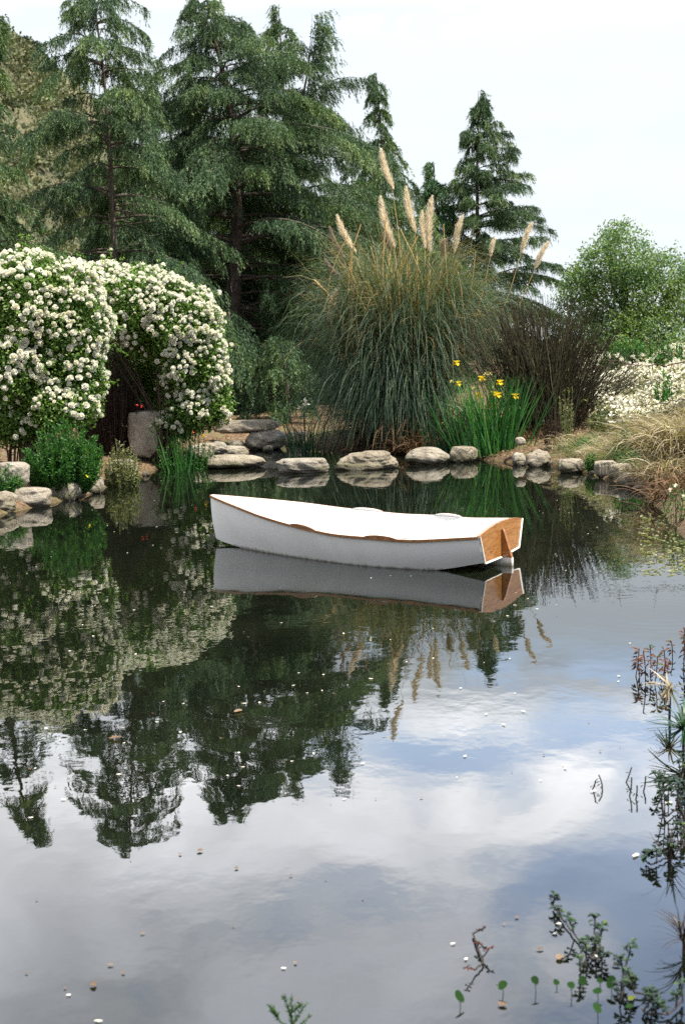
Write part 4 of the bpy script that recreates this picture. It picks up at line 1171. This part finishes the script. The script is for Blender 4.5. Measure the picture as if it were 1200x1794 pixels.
# ------------------------------------------------------------------ herbs and shrubs
def herb(name, label, cat, px, Yd, wpx, hpx, seed, mat, n_stem, leaf, stemmat='rose_cane', lpk=26, up=.8, foot_y=None, flowers=(), z=None, lw=.28):
    """bush of upright stems clothed in narrow leaves"""
    rng = np.random.default_rng(seed); sc = Yd / FPX
    foot = WY(px, 800, Yd); foot[2] = gz(foot[0], Yd) if z is None else z
    root = thing(name, label, cat, foot)
    a = rng.uniform(0, 6.283, n_stem); q = np.sqrt(rng.random(n_stem))
    w, h = wpx * sc / 2, hpx * sc
    b = np.stack([q * np.cos(a) * w * .55, q * np.sin(a) * w * .45, np.zeros(n_stem)], 1)
    tip = np.stack([q * np.cos(a) * w, q * np.sin(a) * w * .8, h * np.sqrt(np.clip(1.02 - q ** 2 * .8, .05, 1)) * rng.uniform(.62, 1.22, n_stem)], 1)
    u = np.linspace(0, 1, 6)[None, :, None]
    C = b[:, None] * (1 - u) + tip[:, None] * u
    C[..., :2] += (tip - b)[:, None, :2] * (u * (1 - u)) * .5
    g = G(); tube(g, C, np.linspace(.006, .002, 6)[None] * max(1, sc * 150), 3); g.build('stems', M[stemmat], root)
    si = np.repeat(np.arange(n_stem), lpk); n = len(si)
    v = rng.uniform(.15, 1, n); f = v * 5; i0 = np.minimum(f.astype(int), 4); fr = (f - i0)[:, None]
    p = C[si, i0] * (1 - fr) + C[si, i0 + 1] * fr
    t = nrm(C[si, i0 + 1] - C[si, i0])
    d = nrm(t * up + randdir(rng, n) * .9)
    g = G()
    leaves(g, p, d, randdir(rng, n) * .6 + np.array([0, 0, 1.]), rng.uniform(.6, 1.2, n) * leaf, leaf * lw, np.clip(.45 + rng.normal(size=n) * .2 + .18 * (v - .5), 0, 1))
    g.build('leaves', M[mat], root)
    for fx, fy, fm, fs in flowers:
        t_ = WY(fx, fy, Yd - w * .7) - foot
        gf = G(); k = 9
        leaves(gf, np.repeat(t_[None], k, 0), randdir(rng, k), randdir(rng, k), fs, fs * .8, rng.random(k)); gf.build('flower', M[fm], root)
    return root

herb('leafy_herb', 'mounded bright green leafy herb on the left bank above the shore stones', 'herb', 112, 16.2, 150, 112, 81, 'herb', 420, .055, 'herb', 26, 1.0, flowers=[(153, 834, 'yellow', .02)])
herb('straggly_plant', 'straggly grey-green plant with dry tips beside the upright slab', 'plant', 214, 17.5, 66, 84, 82, 'sage', 120, .05, 'sage', 22, .6)
herb('flowering_shrub', 'small airy green shrub with a few red flowers right of the upright slab', 'shrub', 325, 19.8, 115, 85, 83, 'herb', 170, .045, 'herb', 20, .7, flowers=[(338, 757, 'red', .024), (357, 764, 'yellow', .03), (248, 712, 'red', .024), (241, 710, 'red', .02)])
herb('dark_shrub', 'dark reddish-brown twiggy shrub between the two white rose bushes', 'shrub', 196, 20.1, 135, 175, 84, 'dark_shrub', 420, .05, 'dark_shrub', 22, .6)
herb('low_plant', 'low yellow-green weed at the extreme left edge above the boulder', 'plant', 8, 15.4, 60, 50, 85, 'herb', 40, .06, 'herb', 14, .8)
herb('low_plant', 'small dark green plant between the tan shore stones on the right', 'plant', 1035, 17.6, 30, 32, 86, 'herb', 26, .05, 'herb', 14, .8)
herb('low_plant', 'dark brown seed-headed weed behind the sloping tan boulder', 'plant', 968, 19.6, 40, 62, 87, 'dark_shrub', 30, .04, 'dark_shrub', 16, 1.0)
herb('low_plant', 'pale upright green sprig beside the reeds on the right bank', 'plant', 992, 20.0, 40, 95, 88, 'sage', 18, .05, 'sage', 24, 1.2)
herb('low_plant', 'bright green bushy weed at the foot of the drooping dry grass', 'plant', 1098, 17.5, 50, 62, 89, 'herb', 60, .06, 'herb', 14, 1.0)
herb('low_plant', 'fresh green shoot rising out of the white-flowered slope', 'plant', 1165, 19.5, 40, 70, 90, 'herb', 14, .10, 'herb', 14, 1.2)
herb('low_plant', 'soft grey-green weed on the slope under the reed fan', 'plant', 1062, 19.6, 70, 50, 91, 'sage', 60, .06, 'herb', 14, 1.0)
herb('thistle_plant', 'weed with pinkish tan seed heads at the right edge near the water', 'plant', 1182, 12.6, 44, 66, 92, 'herb', 14, .05, 'dry', 14, .8, z=.02, flowers=[(1174, 858, 'plume', .025), (1182, 850, 'plume', .025), (1196, 870, 'plume', .025)])
herb('low_shrub', 'low dark shrub dotted with white flowers under the leafy tree', 'shrub', 1108, 27.0, 120, 55, 93, 'herb', 140, .08, 'herb', 20, .6, z=1.0, flowers=[(1080 + i * 9, 622 + (i * 7) % 17, 'white_flower', .07) for i in range(9)])
herb('low_shrub', 'low green shrub at the right edge above the white-flowered slope', 'shrub', 1175, 25.0, 80, 50, 94, 'herb', 80, .08, 'herb', 20, .6, z=1.0)

# ------------------------------------------------------------------ dry grass on the right bank
def grass_clump(label, px, Yd, wm, n, L0, L1, seed, mat, width=(.006, .013), e=(35, 85), name='dry_grass', cat='dry grass', z=None, droop=(-80, -10), azc=None):
    rng = np.random.default_rng(seed)
    foot = WY(px, 800, Yd); foot[2] = gz(foot[0], Yd) if z is None else z
    b = np.stack([rng.normal(size=n) * wm * .4, rng.normal(size=n) * wm * .3, np.zeros(n)], 1)
    b[:, 2] = ground_z(b[:, :2] + foot[:2]) - foot[2] - .03 if z is None else 0
    az = rng.uniform(0, 6.283, n) if azc is None else rng.normal(azc, .8, n)
    g = G()
    blade_set(g, rng, b, az, np.radians(rng.uniform(*e, n)), np.radians(rng.uniform(*droop, n)), rng.uniform(L0, L1, n), rng.uniform(*width, n), np.clip(.5 + rng.normal(size=n) * .25, 0, 1), 7, 1.3, .8)
    o = g.build(name, M[mat]); o.location = tuple(foot)
    tag(o, label, cat)
    return o
grass_clump('pale tan tuft of dry grass just right of the reed fan', 1012, 19.4, .45, 700, .15, .42, 101, 'dry')
grass_clump('low mat of reddish tan dry grass above the right shore stones', 1050, 18.4, .45, 900, .12, .36, 102, 'dry')
grass_clump('dry grass tuft between the low mat and the big drooping clump', 1092, 18.0, .5, 900, .3, .6, 103, 'dry')
grass_clump('big coarse drooping clump of dry straw grass at the right edge', 1196, 15.8, .45, 1500, .5, 1.0, 104, 'dry', (.008, .018), z=.30)
grass_clump('smaller straw grass clump drooping over the water above the narrow grey stone', 1168, 15.3, .3, 420, .35, .7, 105, 'dry', (.008, .018), z=.1)
grass_clump('brown dead tangle under the big drooping straw clump', 1212, 14.4, .45, 700, .3, .65, 106, 'dry_dark', (.01, .02), (20, 85), z=.0, name='dead_grass', cat='dead grass')
grass_clump('mound of dry grass higher on the slope behind the big straw clump', 1150, 18.6, .7, 1000, .3, .7, 107, 'dry')
grass_clump('thin green grass tuft on the inlet bank beside the grey boulder', 512, 23.4, .2, 90, .2, .45, 108, 'herb', name='green_grass', cat='grass tuft')
grass_clump('brown dead grass at the base of the reed fan', 930, 20.9, .5, 500, .15, .45, 109, 'dry_dark', name='dead_grass', cat='dead grass')
grass_clump('reddish-brown dead fern tangle between pampas grass and dark iris', 738, 21.5, .45, 1100, .2, .55, 110, 'dry_dark', (.012, .028), (10, 85), name='dead_grass', cat='dead grass', z=.05)

for i_, (px_, Y_, w_, n_, lb_) in enumerate([(1030, 18.9, .25, 260, 'green grass tuft in the pale dry grass near the reed fan'), (1075, 17.6, .22, 260, 'green grass tuft just above the square-cornered shore block'),
        (1125, 17.0, .3, 320, 'broad green grass tuft left of the big straw clump'), (1012, 18.6, .15, 160, 'small green tuft over the low tan shore stone')]):
    grass_clump(lb_, px_, Y_, w_, n_, .2, .5, 190 + i_, 'sage' if i_ % 2 else 'herb', name='green_grass', cat='grass tuft')

def groundcover():
    rng = np.random.default_rng(111)
    n = 90000
    x = rng.uniform(3.4, 9, n); y = rng.uniform(18.8, 28, n)
    d = (x - 3.6) - (y - 18.8) * .08
    k = (d > 0) & (rng.random(n) < np.clip(d * 1.2, .15, 1)); x, y = x[k], y[k]; n = len(x)
    bumps = .32 + .16 * np.sin(x * 2.1 + y) + .12 * np.sin(y * 2.7 - x) + .08 * np.sin(x * 5 + 2)
    z = ground_z(np.stack([x, y], 1)) + bumps * rng.uniform(.55, 1.05, n)
    p = np.stack([x, y, z], 1)
    g = G(); leaves(g, p, randdir(rng, n) + np.array([0, 0, .2]), randdir(rng, n) * .5 + np.array([0, 0, 1.]), rng.uniform(.04, .075, n), rng.uniform(.03, .06, n), rng.random(n))
    o = g.build('white_groundcover', M['white_flower']); tag(o, 'slope covered in sunlit white flowers beyond the dry grass', 'groundcover', kind='stuff')
    m = n; q = p[rng.integers(0, n, m)] + rng.normal(size=(m, 3)) * np.array([.1, .1, .06]) - np.array([0, 0, .09])
    g = G(); leaves(g, q, randdir(rng, m) + np.array([0, 0, .5]), randdir(rng, m) + np.array([0, 0, .5]), rng.uniform(.05, .10, m), .03, rng.random(m))
    o = g.build('groundcover_foliage', M['sage']); tag(o, 'grey-green leaves under the white flowers on the slope', 'groundcover', kind='stuff')
groundcover()

def litter():
    rng = np.random.default_rng(121); n = 26000
    x = rng.uniform(-6.5, 6.5, n); y = rng.uniform(11, 27, n)
    P = np.stack([x, y], 1); d = sdf(P); k = d > .05; P = P[k]; n = len(P)
    p = np.column_stack([P, ground_z(P) + .012])
    g = G(); leaves(g, p, randdir(rng, n) * np.array([1, 1, .25]), np.array([[0, 0, 1.]]) + randdir(rng, n) * .4, rng.uniform(.025, .07, n), rng.uniform(.015, .035, n), rng.random(n))
    o = g.build('leaf_litter', M['brown_leaf']); tag(o, 'brown fallen leaves scattered over the banks', 'leaf litter', kind='stuff')
litter()

def bank_grass():
    rng = np.random.default_rng(127); n = 26000
    P = np.stack([rng.uniform(.8, 6.5, n), rng.uniform(2.3, 14.5, n)], 1); d = sdf(P)
    P = P[(d > .22) & (rng.random(n) < np.clip(1.3 - d * .3, .25, 1))]; n = len(P)
    g = G(); b = np.column_stack([P, ground_z(P) - .01])
    blade_set(g, rng, b, rng.uniform(0, 6.283, n), np.radians(rng.uniform(45, 88, n)), np.radians(rng.uniform(-60, 50, n)), rng.uniform(.05, .22, n), rng.uniform(.004, .009, n), rng.random(n), 5, 1.4, .6)
    tag(g.build('bank_grass', M['sage']), 'rough short grass on the near right bank', 'grass', kind='stuff')
bank_grass()

def bare_branch(label, pts, r, seed, twigs=10):
    rng = np.random.default_rng(seed)
    P = np.array([WY(*q) for q in pts]); base = P[0].copy()
    C = resample(P - base, 16); C[1:-1] += rng.normal(size=(14, 3)) * .012
    g = G(); tube(g, C, np.linspace(r, r * .4, 16)[None], 5)
    for _ in range(twigs):
        i = rng.integers(3, 15); d = randdir(rng, 1)[0] * .25 + (C[i] - C[i - 1]) * 2
        tube(g, np.array([C[i], C[i] + d * .4 + rng.normal(size=3) * .01, C[i] + d * .8]), np.linspace(r * .4, r * .2, 3)[None], 4)
    o = g.build('bare_branch', M['rose_cane']); o.location = tuple(base); tag(o, label, 'branch')
bare_branch('thin bare branch sagging over the water at the right shore', [(1215, 858, 13.6), (1170, 872, 13.8), (1120, 884, 14.0), (1085, 880, 14.2)], .010, 131)
bare_branch('bare twig reaching in from the right edge above the white-flowered slope', [(1215, 628, 17), (1170, 638, 17), (1120, 642, 17), (1060, 630, 17)], .010, 132)
bare_branch('second bare twig crossing the white-flowered slope lower down', [(1210, 698, 16.5), (1150, 708, 16.5), (1105, 712, 16.5)], .009, 133)

# ------------------------------------------------------------------ scrub on the hillside
def scrub(label, px, py, Yd, wpx, hpx, seed, mat='scrub_dark', n=2600, label_group='shrubs on the left hillside'):
    rng = np.random.default_rng(seed); sc = Yd / FPX
    c = WY(px, py, Yd); zb = float(hill_z(c[0], Yd))
    c[2] = zb
    w, h = wpx * sc / 2, hpx * sc
    blobs = [(np.array([0, 0, h * .45]), (w * .7, w * .6, h * .55)), (np.array([-w * .5, 0, h * .35]), (w * .5, w * .5, h * .42)), (np.array([w * .5, .3, h * .38]), (w * .5, w * .5, h * .45)), (np.array([w * .1, -.3, h * .62]), (w * .4, w * .4, h * .4))]
    p, nn = blob_points(rng, blobs, n, (.3, 1.1)); n = len(p)
    g = G(); s = max(.10, Yd * .0022)
    leaves(g, p, nrm(nn + randdir(rng, n)), randdir(rng, n), s * rng.uniform(.7, 1.4, n), s * .7, np.clip(.5 + .25 * rng.normal(size=n), 0, 1))
    o = g.build('hill_shrub', M[mat]); o.location = tuple(c); tag(o, label, 'shrub', label_group)
scrub('darkest wide shrub on the skyline of the left hill', 42, 62, 168, 60, 32, 141)
scrub('round shrub on the hill skyline beside the cedar tip', 72, 68, 168, 50, 40, 142)
scrub('dark shrub below the skyline beside the tan bare slope', 84, 92, 155, 36, 34, 143)
def hill_cover():
    rng = np.random.default_rng(145); g = G()
    m = 4200
    x = rng.uniform(-80, -16, m); y = rng.uniform(75, 185, m)
    k = (np.sin(x * .21 + y * .13) + np.sin(x * .37 - y * .2 + 1) + rng.normal(size=m) * .6) > -.9; x, y = x[k], y[k]; m = len(x)
    z = hill_z(x, y); r = rng.uniform(.8, 2.4, m)
    kk = 80; i = np.repeat(np.arange(m), kk); n = len(i)
    d = randdir(rng, n); d[:, 2] = np.abs(d[:, 2])
    p = np.stack([x, y, z], 1)[i] + d * (r[i] * rng.uniform(.4, 1, n))[:, None] * np.array([1, 1, .75])
    leaves(g, p, nrm(d + randdir(rng, n)), randdir(rng, n), rng.uniform(.3, .7, n), .32, np.clip(.5 + .22 * rng.normal(size=m)[i] + .15 * rng.normal(size=n), 0, 1))
    o = g.build('hillside_scrub', M['scrub']); tag(o, 'grey-green scrub covering the dry hillside at upper left', 'scrub', kind='stuff')
hill_cover()

# ------------------------------------------------------------------ plants standing in the near water
def creeper(label, path, seed, mat='water_leaf', clusters=6, leaf=.022, rise=.04, name='creeping_water_plant', nl=9):
    rng = np.random.default_rng(seed)
    P = np.array([W(x, y, 0.0) for x, y in path]); base = P[0].copy()
    C = resample(P - base, 24); C[:, 2] = .006 + .006 * rng.random(24)
    root = thing(name, label, 'water plant', base)
    g = G(); tube(g, C, .0028, 5); 
    gl = G()
    for f in np.linspace(.0, 1, clusters):
        i = int(round(f * 23)); p = C[i]; h = rise * rng.uniform(.5, 1.4)
        off = rng.normal(size=2) * .015
        top = p + np.array([off[0], off[1], h])
        tube(g, resample([p, p * .5 + top * .5 + np.array([.003, 0, 0]), top], 5), .0022, 4)
        for lev in (1.0, .75, .5):
            k = nl if lev == 1 else nl // 2
            aa = rng.uniform(0, 6.28, k)
            d = np.stack([np.cos(aa), np.sin(aa), rng.uniform(-.3, .6, k)], 1)
            pos = p + (top - p) * lev
            leaves(gl, np.repeat(pos[None], k, 0), d, np.array([[0, 0, 1.]]) + d * -.3, leaf * rng.uniform(.7, 1.25, k), leaf * .62, np.clip(.4 + rng.normal(size=k) * .25, 0, 1), .15, .65)
    g.build('stem', M['wet_stem'], root); gl.build('leaves', M[mat], root)
creeper('dark creeping water plant trailing from midstream toward the lower right corner', [(968, 1592), (990, 1622), (1012, 1650), (1030, 1668), (1050, 1690)], 151, clusters=5)
creeper('leafy side shoot next to the trailing creeper, nearer the round leaves', [(1040, 1640), (1052, 1650), (1046, 1672), (1022, 1690), (1015, 1705)], 152, clusters=5, leaf=.02)
creeper('upright rosette plant with reddish stem near the lower right corner', [(1098, 1690), (1090, 1715), (1092, 1740), (1085, 1760)], 153, clusters=4, leaf=.024)
creeper('dark mat of small water leaves along the bottom right edge', [(1110, 1745), (1150, 1750), (1120, 1780), (1170, 1785), (1195, 1760)], 154, clusters=9, leaf=.018)
creeper('sparse brown water plant left of the round floating leaves', [(828, 1640), (838, 1670), (848, 1690), (832, 1705)], 155, 'water_red', 4, .013, .02, nl=5)
creeper('bent plant with a few dark leaves off the right edge, midway down', [(1172, 1505), (1140, 1520), (1130, 1512)], 156, clusters=3, leaf=.03)
creeper('tangle of dark stems and leaves at the right edge below the spiky tuft', [(1160, 1375), (1158, 1410), (1165, 1440), (1185, 1420), (1198, 1450)], 157, clusters=9, leaf=.024, rise=.09)
creeper('second dark tangle closer to the right edge under the spiky tuft', [(1196, 1360), (1185, 1400), (1200, 1440), (1192, 1480)], 158, clusters=7, leaf=.026, rise=.10)

def upright_stems(label, spots, seed, mat, h=(.06, .12), leaf=.03, nl=16, droop=.2):
    rng = np.random.default_rng(seed)
    base = W(*spots[0]); root = thing('marsh_weed', label, 'water plant', base)
    g = G(); gl = G()
    for s in spots:
        p = W(*s) - base; hh = rng.uniform(*h)
        top = p + np.array([rng.normal() * .02, rng.normal() * .02, hh])
        C = resample([p + np.array([0, 0, -.02]), (p + top) / 2 + np.array([.006, 0, 0]), top], 8); tube(g, C, .0028, 5)
        k = nl; f = rng.uniform(.3, 1, k); pos = p + (top - p) * f[:, None]
        aa = rng.uniform(0, 6.28, k)
        d = np.stack([np.cos(aa), np.sin(aa), (f - .6) * 2.2 - droop], 1)
        leaves(gl, pos, d, np.array([[0, 0, 1.]]) + randdir(rng, k) * .4, leaf * rng.uniform(.7, 1.3, k), leaf * .3, np.clip(f * .9 + rng.normal(size=k) * .12, 0, 1), .2)
    g.build('stems', M['wet_stem'], root); gl.build('leaves', M[mat], root)
upright_stems('row of reddish drooping-leaved weeds with green tips near the right edge', [(1112, 1185), (1120, 1190), (1130, 1195), (1145, 1198), (1155, 1200), (1163, 1190), (1138, 1180)], 161, 'water_red', (.10, .17), .034)
upright_stems('single reddish weed with a pink tip off the right edge', [(1177, 1152)], 162, 'water_red', (.09, .10), .03, 12)
upright_stems('cluster of green and red weed stems cut by the right edge', [(1196, 1175), (1202, 1165), (1199, 1150)], 163, 'water_red', (.13, .2), .035)
upright_stems('few thin bare water stems standing apart in the blue reflection', [(1034, 1382), (1055, 1386), (1100, 1395), (1111, 1400), (1124, 1388), (1092, 1372)], 164, 'water_leaf', (.04, .07), .016, 3)

def spiky(label, px, py, z, n, L, w, seed, mat, elev, name='spiky_tuft', curl=.9):
    rng = np.random.default_rng(seed); c = W(px, py, z)
    g = G(); az = rng.uniform(0, 6.283, n)
    blade_set(g, rng, np.zeros((n, 3)) + rng.normal(size=(n, 3)) * .006, az, np.radians(rng.uniform(*elev, n)), np.radians(rng.uniform(-60, 20, n)) * curl, rng.uniform(L * .6, L, n), rng.uniform(w * .7, w, n), rng.random(n), 7, 1.3, .2)
    o = bpy.data.objects.new(name, None); COL.objects.link(o); o.location = tuple(c); tag(o, label, 'water plant')
    g.build('blades', M[mat], o)
    gs = G(); tube(gs, np.array([[0, 0, -z - .02], [0.002, 0, -z / 2], [0, 0, 0]]), .006, 6); gs.build('stem', M['wet_stem'], o)
spiky('green spiky tuft of strap leaves at the right edge, midway up the water', 1196, 1275, .10, 60, .21, .016, 171, 'iris_dark', (-25, 70))
spiky('dark star of strap leaves at the right edge near the bottom', 1197, 1645, .04, 46, .13, .006, 172, 'wet_stem', (5, 75), curl=.4)
spiky('bleached tan dry tuft leaning over the water above the green spiky tuft', 1172, 1205, .14, 42, .16, .011, 173, 'dry', (-60, 40))
spiky('dark stiff stems fanning up at the right edge between the tufts', 1172, 1505, .01, 22, .17, .006, 174, 'wet_stem', (30, 88), curl=-.9)

def round_leaves():
    rng = np.random.default_rng(181)
    spots = [(805, 1762, 'leftmost'), (880, 1740, ''), (937, 1738, ''), (974, 1730, ''), (1000, 1745, ''), (1020, 1728, ''), (1050, 1728, ''), (1046, 1748, ''), (1105, 1765, ''), (1102, 1780, ''), (1046, 1786, ''), (1070, 1738, '')]
    labels = ['round water leaf standing alone, farthest left of the round leaves', 'round leaf on a stalk beside curled brown debris', 'round leaf on a stalk with its reflection just below', 'small round leaf with a dark tangle at its foot',
              'dark round leaf with a long stalk near the middle of the row', 'small round leaf on a thin straight stalk below the side shoot', 'round leaf on a leaning stalk right of the straight stalked one', 'bright green tilted round leaf low on the water',
              'yellowish round leaf beside the reddish rosette plant', 'dark round leaf at the bottom right under the yellowish one', 'dark round leaf at the bottom edge below the bright tilted leaf', 'narrow round leaf next to the reddish rosette plant']
    k = 12; th = np.arange(k) * 6.283 / k
    for (x, y, _), lab in zip(spots, labels):
        b = W(x, y); r = rng.uniform(.008, .0135); h = rng.uniform(.010, .034)
        o = thing('pennywort_leaf', lab, 'water plant', b, 'round leaves standing in the near water')
        g = G(); rr = r * (1 + .06 * np.sin(th * 3 + rng.random() * 6))
        tilt = np.array([rng.normal() * .3, rng.uniform(.1, .9)])
        ring = np.stack([rr * np.cos(th), rr * np.sin(th), h + tilt[0] * rr * np.cos(th) + tilt[1] * rr * np.sin(th) + .0015], 1)
        V = np.concatenate([[[0, 0, h]], ring]); g.add(V, [[0, 1 + i, 1 + (i + 1) % k] for i in range(k)], .97 if lab.startswith('yellow') else rng.uniform(.35, .75))
        g.build('leaf', M['pad'], o)
        g = G(); tube(g, np.array([[.003, .002, -.02], [.001, 0, h * .5], [0, 0, h]]), .0011, 5); g.build('stalk', M['wet_stem'], o)
round_leaves()

def sprig():
    rng = np.random.default_rng(191); Yd = 3.35
    b = W(508, 1815, .02)
    o = thing('green_sprig', 'small green needled sprig poking up at the bottom edge', 'plant', (b[0], b[1], .0))
    g = G(); gn = G()
    def shoot(p0, p1, n, nl):
        C = resample([p0, (np.array(p0) + p1) / 2 + rng.normal(size=3) * .003, p1], 10); tube(g, C, np.linspace(.0022, .001, 10)[None], 5)
        f = rng.random(n) * 9; i = np.minimum(f.astype(int), 8); fr = (f - i)[:, None]
        p = C[i] * (1 - fr) + C[i + 1] * fr; t = nrm(C[i + 1] - C[i])
        d = nrm(t * .9 + randdir(rng, n) * .8)
        leaves(gn, p, d, randdir(rng, n), nl * rng.uniform(.6, 1.2, n), .0022, np.clip(rng.normal(.5, .25, n), 0, 1))
    sc = b[1] / FPX * 1.12
    def pt(x, y, yo=0): return np.array([(x - 508) * sc, yo, (1815 - y) * sc])
    shoot([0, 0, -.03], pt(512, 1737), 120, .014)
    for x0, y0, x1, y1 in ((510, 1790, 478, 1755), (511, 1785, 535, 1750), (510, 1770, 500, 1733), (509, 1800, 468, 1785), (510, 1800, 540, 1775), (512, 1760, 528, 1747), (490, 1768, 476, 1748)):
        shoot(pt(x0, y0), pt(x1, y1, rng.normal() * .01), 60, .012)
    g.build('stems', M['herb'], o); gn.build('needles', M['sprig'], o)
sprig()

# ------------------------------------------------------------------ things afloat
def floaters():
    rng = np.random.default_rng(201)
    def petal_mesh(sd, brown=False):
        r = np.random.default_rng(sd); k = 10; th = np.arange(k) * 6.283 / k
        rr = 1 + .18 * r.normal(size=k); asp = r.uniform(.45, .8)
        ring = np.stack([rr * np.cos(th), rr * np.sin(th) * asp, (.08 if not brown else .2) + .12 * np.cos(th + r.random() * 6) ** 2], 1)
        g = G(); g.add(np.concatenate([[[0, 0, .06]], ring]), [[0, 1 + i, 1 + (i + 1) % k] for i in range(k)], r.uniform(.3, 1))
        me = g.mesh('petal'); me.materials.append(M['brown_leaf' if brown else 'petal']); return me
    PM = [petal_mesh(300 + i) for i in range(5)]; BM = [petal_mesh(400 + i, True) for i in range(4)]
    def put(name, me, x, y, size, lab, cat, grp):
        o = bpy.data.objects.new(name, me); COL.objects.link(o)
        p = W(x, y); o.location = (p[0], p[1], .003); o.scale = (size, size, size); o.rotation_euler = (0, 0, rng.uniform(0, 6.28))
        tag(o, lab, cat, grp)
    big = [(497, 1698, .010, 'white floating petal below the middle of the pond, above the green sprig'), (121, 1745, .0095, 'bright white floating petal near the bottom left corner'), (172, 1791, .012, 'white petal half cut by the bottom edge, left'),
           (793, 1655, .010, 'white floating petal left of the sparse brown water plant'), (816, 1682, .010, 'white floating petal resting against the sparse brown water plant'), (978, 1620, .011, 'pale petal beside the head of the trailing creeper'),
           (972, 1637, .012, 'long pale petal below the head of the trailing creeper'), (1170, 1408, .016, 'pale petal among the dark stems at the right edge'), (1042, 1677, .011, 'pale petal lying between the two creeping plants'),
           (1047, 1770, .010, 'pale petal above the dark round leaf at the bottom edge'), (112, 1402, .014, 'white petal in the bright water left of the tall tree reflection'), (55, 1434, .014, 'white petal in the reflection of the leftmost tree tip'),
           (1112, 1500, .020, 'long pale floating leaf sliver near the bent plant at right'), (210, 1358, .014, 'pale petal inside the tall tree reflection'), (419, 1320, .012, 'small yellowish petal below the reflected wide cedar')]
    for i, (x, y, s, lab) in enumerate(big): put('petal', PM[i % 5], x, y, s * .8, lab, 'petal', 'petals floating on the pond')
    brown = [(165, 1728, .016, 'curled brown leaf floating near the bottom left'), (350, 1492, .013, 'tiny brown leaf in the cloud reflection left of centre'), (414, 1522, .010, 'reddish brown leaf in the cloud reflection near the centre'),
             (980, 1680, .016, 'reddish dead leaf left of the creeping side shoot'), (1078, 1692, .014, 'orange brown dead leaf by the reddish rosette plant'), (880, 1762, .013, 'curled tan debris at the foot of a round leaf'),
             (203, 1295, .03, 'pale ragged leaf in the tall tree reflection'), (418, 1248, .025, 'ragged yellow leaf in the dark water below the boat'), (945, 1664, .012, 'small brown leaf fragment left of the trailing creeper')]
    for i, (x, y, s, lab) in enumerate(brown): put('floating_leaf', BM[i % 4], x, y, s, lab, 'leaf', 'leaves floating on the pond')
    # the many specks drifting on the dark water
    n = 0; lab = 'tiny pale petal speck drifting among many on the pond'
    while n < 120:
        x = rng.uniform(10, 1130); y = 870 + 560 * rng.random() ** 1.9
        if 360 < x < 930 and 840 < y < 1005: continue
        if sdf(W(x, y)[None, :2])[0] > -.3: continue
        put('petal', PM[int(rng.integers(5))], x, y, rng.uniform(.005, .013), lab, 'petal', 'petal specks drifting on the pond'); n += 1
    n = 0; lab = 'tiny brown leaf bit drifting among many on the pond'
    while n < 60:
        x = rng.uniform(10, 1150); y = 880 + 880 * rng.random()
        if 360 < x < 930 and 840 < y < 1005: continue
        if sdf(W(x, y)[None, :2])[0] > -.3: continue
        put('floating_leaf', BM[int(rng.integers(4))], x, y, rng.uniform(.003, .008), lab, 'leaf', 'leaf bits drifting on the pond'); n += 1
    # scum of small leaves by the right bank
    m = 420; g = G()
    px = rng.uniform(1120, 1215, m); py = rng.uniform(900, 1010, m)
    P = np.array([W(a, b_) for a, b_ in zip(px, py)]); P[:, 2] = .004
    leaves(g, P, randdir(rng, m) * np.array([1, 1, .08]), np.array([[0, 0, 1.]]) + randdir(rng, m) * .15, rng.uniform(.02, .07, m), rng.uniform(.012, .03, m), rng.random(m))
    o = g.build('floating_leaves', M['sage']); tag(o, 'patch of small floating leaves and debris by the right bank', 'floating leaves', kind='stuff')
floaters()
